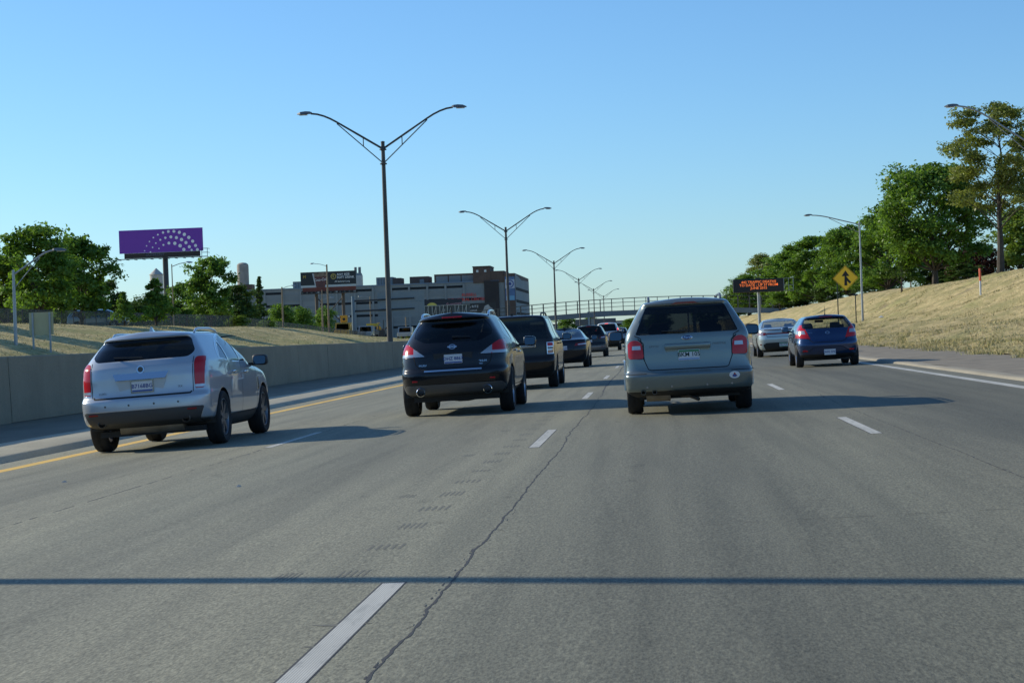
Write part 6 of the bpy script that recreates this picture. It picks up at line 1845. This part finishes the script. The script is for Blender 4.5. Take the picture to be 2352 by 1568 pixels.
GL = 'trees on the left bank'; GR = 'trees on the right bank'; GF = 'trees far behind'
LG2 = make_tree(42, 12, 5.0, .10, 34, 18, 42, .32, mat=LEAF_G, lobe_r=.25, spread=1.1)
rows = [
 ('leafy_tree', 'broad green tree at the left edge behind the tan sign', A1, (-46, 141.3, 3.0), 7.7, 6.6, 8, 3.2, 0.3, GL),
 ('leafy_tree', 'broad green tree left of the purple billboard, beside the parked van', A2, (-47, 155.4, 2.95), 7.6, 6.4, 8, 3.2, 1.1, GL),
 ('leafy_tree', 'green tree half outside the left edge behind the single arm lamp', A3, (-55, 160, 2.8), 6.6, 6.0, 8, 3.2, 2.0, GL),
 ('leafy_tree', 'light green tree filling the gap behind the two broad left trees', A3, (-62, 199, 2.7), 7.2, 7.0, 8, 3.2, .9, GL),
 ('dark_tree', 'low dark tree behind the tan sign', AD, (-64, 190, 2.7), 5.2, 7.5, 8, 3.4, .2, GL),
 ('dark_tree', 'dark rounded tree left of the small cone shaped tree', AD2, (-60, 207, 2.6), 6.3, 5.4, 8, 3.4, 1.4, GL),
 ('dark_tree', 'dark low tree behind the slim service road lamp', AD, (-66, 250, 2.2), 6.0, 7.0, 8, 3.4, 2.4, GL),
 ('young_tree', 'small cone shaped tree on the crest below the purple billboard', CO, (-41.4, 148.1, 3.02), 2.75, 1.9, 4, 1.6, .4, GL),
 ('young_tree', 'small bushy tree in front of the purple billboard post', CO, (-40.8, 155.5, 2.98), 4.0, 3.3, 4, 1.6, 1.9, GL),
 ('leafy_tree', 'green tree standing alone right of the purple billboard', A1, (-46, 197.5, 3.05), 7.5, 5.9, 8, 3.2, 2.7, GL),
 ('leafy_tree', 'loose green tree just left of the lone green tree', A2, (-62, 250, 2.1), 7.6, 5.6, 8, 3.2, 3.3, GL),
 ('dark_tree', 'tall dark tree in front of the brick silo', AD2, (-60, 273.5, 1.7), 8.2, 7.2, 8, 3.4, .7, GL),
 ('dark_tree', 'dark tree mass right of the silo', AD, (-62, 290, 1.5), 6.0, 6.6, 8, 3.4, 4.0, GL),
 ('spire_tree', 'dark narrow pointed tree right of the silo', SP, (-62, 300, 1.45), 10.6, 3.2, 10, 1.6, 0, GL),
 ('shrub', 'bright shrub under the thick wooden pole', SH, (-60, 307.6, 1.4), 6.2, 6.0, 6, 3.0, 0, GL),
 ('shrub', 'bright shrub below the soft drink billboard', SH, (-62, 335, 1.25), 6.3, 6.0, 6, 3.0, 1.3, GL),
 ('shrub', 'bright shrub left of the yellow truck', SH, (-60, 347, 1.2), 6.4, 5.6, 6, 3.0, 2.1, GL),
 ('clipped_bush', 'clipped round bush with a bright top on the left crest', BU, (-44.2, 202, 3.05), 1.35, 2.7, 2, 1.3, 0, GL),
 ('clipped_bush', 'darker clipped bush right of the bright one on the left crest', BU, (-45, 221, 2.7), 1.35, 2.9, 2, 1.3, 1, GL),
 ('shrub', 'pale yellow green shrub beside the pale truck', BU, (-44.5, 345, 1.1), 2.2, 3.2, 2, 1.3, 2, GL),
 ('leafy_tree', 'green tree outside the left edge whose shadow falls on the bank', A1, (-43.2, 98, 3.0), 8.2, 7.4, 8, 3.2, 1.3, GL),
 ('leafy_tree', 'second green tree outside the left edge shading the bank', A2, (-44.0, 111, 3.0), 7.8, 6.4, 8, 3.2, 4.3, GL),
 ('hedge_shrub', 'low dark hedge clump behind the fence, far left', AD2, (-62, 168, 2.2), 4.2, 9, 8, 3.4, 0, GL),
 ('hedge_shrub', 'low dark hedge clump behind the fence, behind the parked van', AD, (-68, 186, 2.2), 4.6, 9, 8, 3.4, 0.9, GL),
 ('hedge_shrub', 'low dark hedge clump behind the fence, behind the dark rounded tree', AD2, (-68, 214, 2.2), 4.4, 9, 8, 3.4, 1.8, GL),
 ('hedge_shrub', 'low dark hedge clump behind the fence, behind the small cone shaped tree', AD, (-64, 228, 2.2), 4.6, 9, 8, 3.4, 2.7, GL),
 ('hedge_shrub', 'low dark hedge clump behind the fence, behind the small bushy tree', AD2, (-68, 250, 2.2), 5, 10, 8, 3.4, 3.6, GL),
 ('hedge_shrub', 'low dark hedge clump behind the fence, behind the lone green tree', AD, (-66, 268, 2.2), 4.8, 10, 8, 3.4, 4.5, GL),
 ('hedge_shrub', 'low dark hedge clump behind the fence, below the silo', AD2, (-70, 300, 2.2), 5, 11, 8, 3.4, 5.4, GL),
 ('hedge_shrub', 'low dark hedge clump behind the fence, below the pointed tree', AD, (-74, 330, 2.2), 5, 11, 8, 3.4, 6.3, GL),
 ('tall_tree', 'tall olive tree with a bare trunk at the right edge', T1, (27.2, 153, 4.6), 13.4, 9.6, 13, 4.2, .6, GR),
 ('maple_tree', 'big round green tree on the right bank', T2, (28.2, 195.2, 4.75), 11.9, 12.6, 11.6, 5.8, .4, GR),
 ('leafy_tree', 'green tree just left of the big round tree, behind the lamp', LG2, (31, 256.8, 4.9), 10.6, 11.4, 12, 5.0, 1.7, GR),
 ('young_tree', 'small crooked tree on the crest below the big round tree', SM, (25.2, 197.7, 4.1), 3.4, 4.2, 3.4, 2.0, 0, GR),
 ('leafy_tree', 'green tree above the merge sign', LG, (33, 325, 4.9), 12.4, 13.0, 12, 5.0, .3, GR),
 ('leafy_tree', 'green tree left of the merge sign', LG2, (33, 385, 4.9), 13.8, 15.5, 12, 5.0, 2.9, GR),
 ('leafy_tree', 'broad green tree behind the message sign', LG, (32, 455, 4.9), 13.6, 17.0, 12, 5.0, 4.2, GR),
 ('leafy_tree', 'olive tree above the message sign', LO, (31, 545, 4.8), 16.6, 15.0, 12, 5.5, .5, GR),
 ('leafy_tree', 'dark tree at the left end of the right bank row', LG2, (24.5, 500, 4.3), 10.5, 12.0, 12, 5.0, 1.0, GR),
 ('leafy_tree', 'low tree left of the message sign post', LG, (22.0, 520, 3.5), 8.5, 9.5, 12, 5.0, 3.6, GR),
 ('shrub', 'dark shrub at the foot of the message sign trees', SH, (26, 400, 4.5), 4.2, 6.0, 6, 3.0, .8, GR),
 ('plum_tree', 'dark red plum tree behind the marker stake', RP, (40, 241.7, 5.0), 5.4, 7.4, 5, 3.2, 0, GR),
 ('leafy_tree', 'bright tree at the right edge behind the tall olive tree', A3, (45, 240, 5.1), 9.4, 8.5, 8, 3.2, .2, GR),
 ('dark_tree', 'dark evergreen behind the trunk of the big round tree', AD, (38, 262, 5.0), 5.6, 7.4, 8, 3.4, 1.1, GR),
 ('dark_tree', 'dark bush right of the big round tree trunk', AD2, (40, 270, 5.0), 4.6, 5.4, 8, 3.4, 2.2, GR),
 ('leafy_tree', 'small pale tree under the branches behind the merge sign', A2, (36, 300, 5.0), 4.6, 5.0, 8, 3.2, 2.8, GR),
 ('undergrowth_shrub', 'low dark undergrowth behind the trunk of the tall olive tree', AD2, (34, 215, 4.7), 2.6, 5, 8, 3.4, 0, GR),
 ('undergrowth_shrub', 'low dark undergrowth between the merge sign and the lamp', AD, (33, 290, 4.7), 3, 6, 8, 3.4, 1.1, GR),
 ('undergrowth_shrub', 'low dark undergrowth under the tree above the merge sign', AD2, (31, 345, 4.7), 3.4, 7, 8, 3.4, 2.2, GR),
 ('undergrowth_shrub', 'low dark undergrowth under the tree left of the merge sign', AD, (30, 400, 4.7), 3.6, 8, 8, 3.4, 3.3, GR),
 ('undergrowth_shrub', 'low dark undergrowth under the broad tree behind the message sign', AD2, (29, 460, 4.7), 4, 9, 8, 3.4, 4.4, GR),
 ('undergrowth_shrub', 'low dark undergrowth under the olive tree above the message sign', AD, (27, 540, 4.7), 4.4, 10, 8, 3.4, 5.5, GR),
 ('shrub', 'far green shrub below the footbridge left of the dark hatchback', SH, (-36, 800, .2), 8.0, 12, 6, 3.0, .3, GF),
 ('shrub', 'far green shrub below the footbridge deck beside a pier', SH, (-30, 900, .2), 8.5, 12, 6, 3.0, 1.3, GF),
 ('leafy_tree', 'far hazy tree seen past the white sport utility', LG, (-12, 1100, -.2), 9.0, 16, 12, 5.0, .3, GF),
 ('leafy_tree', 'far hazy tree behind the roof of the grey green estate', LG, (2, 1050, -.2), 11.0, 18, 12, 5.0, 2.3, GF),
 ('leafy_tree', 'far tree mass where the right bank meets the footbridge', LG, (20, 700, 2.5), 9.0, 14, 12, 5.0, 5.1, GF),
]
for (nm, lb_, pr, loc, h, w, H0, R0, rot, grp) in rows:
    plant(nm, lb_, 'bush' if 'bush' in nm or 'shrub' in nm else 'tree', pr, loc, h, w, H0, R0, rot, grp)
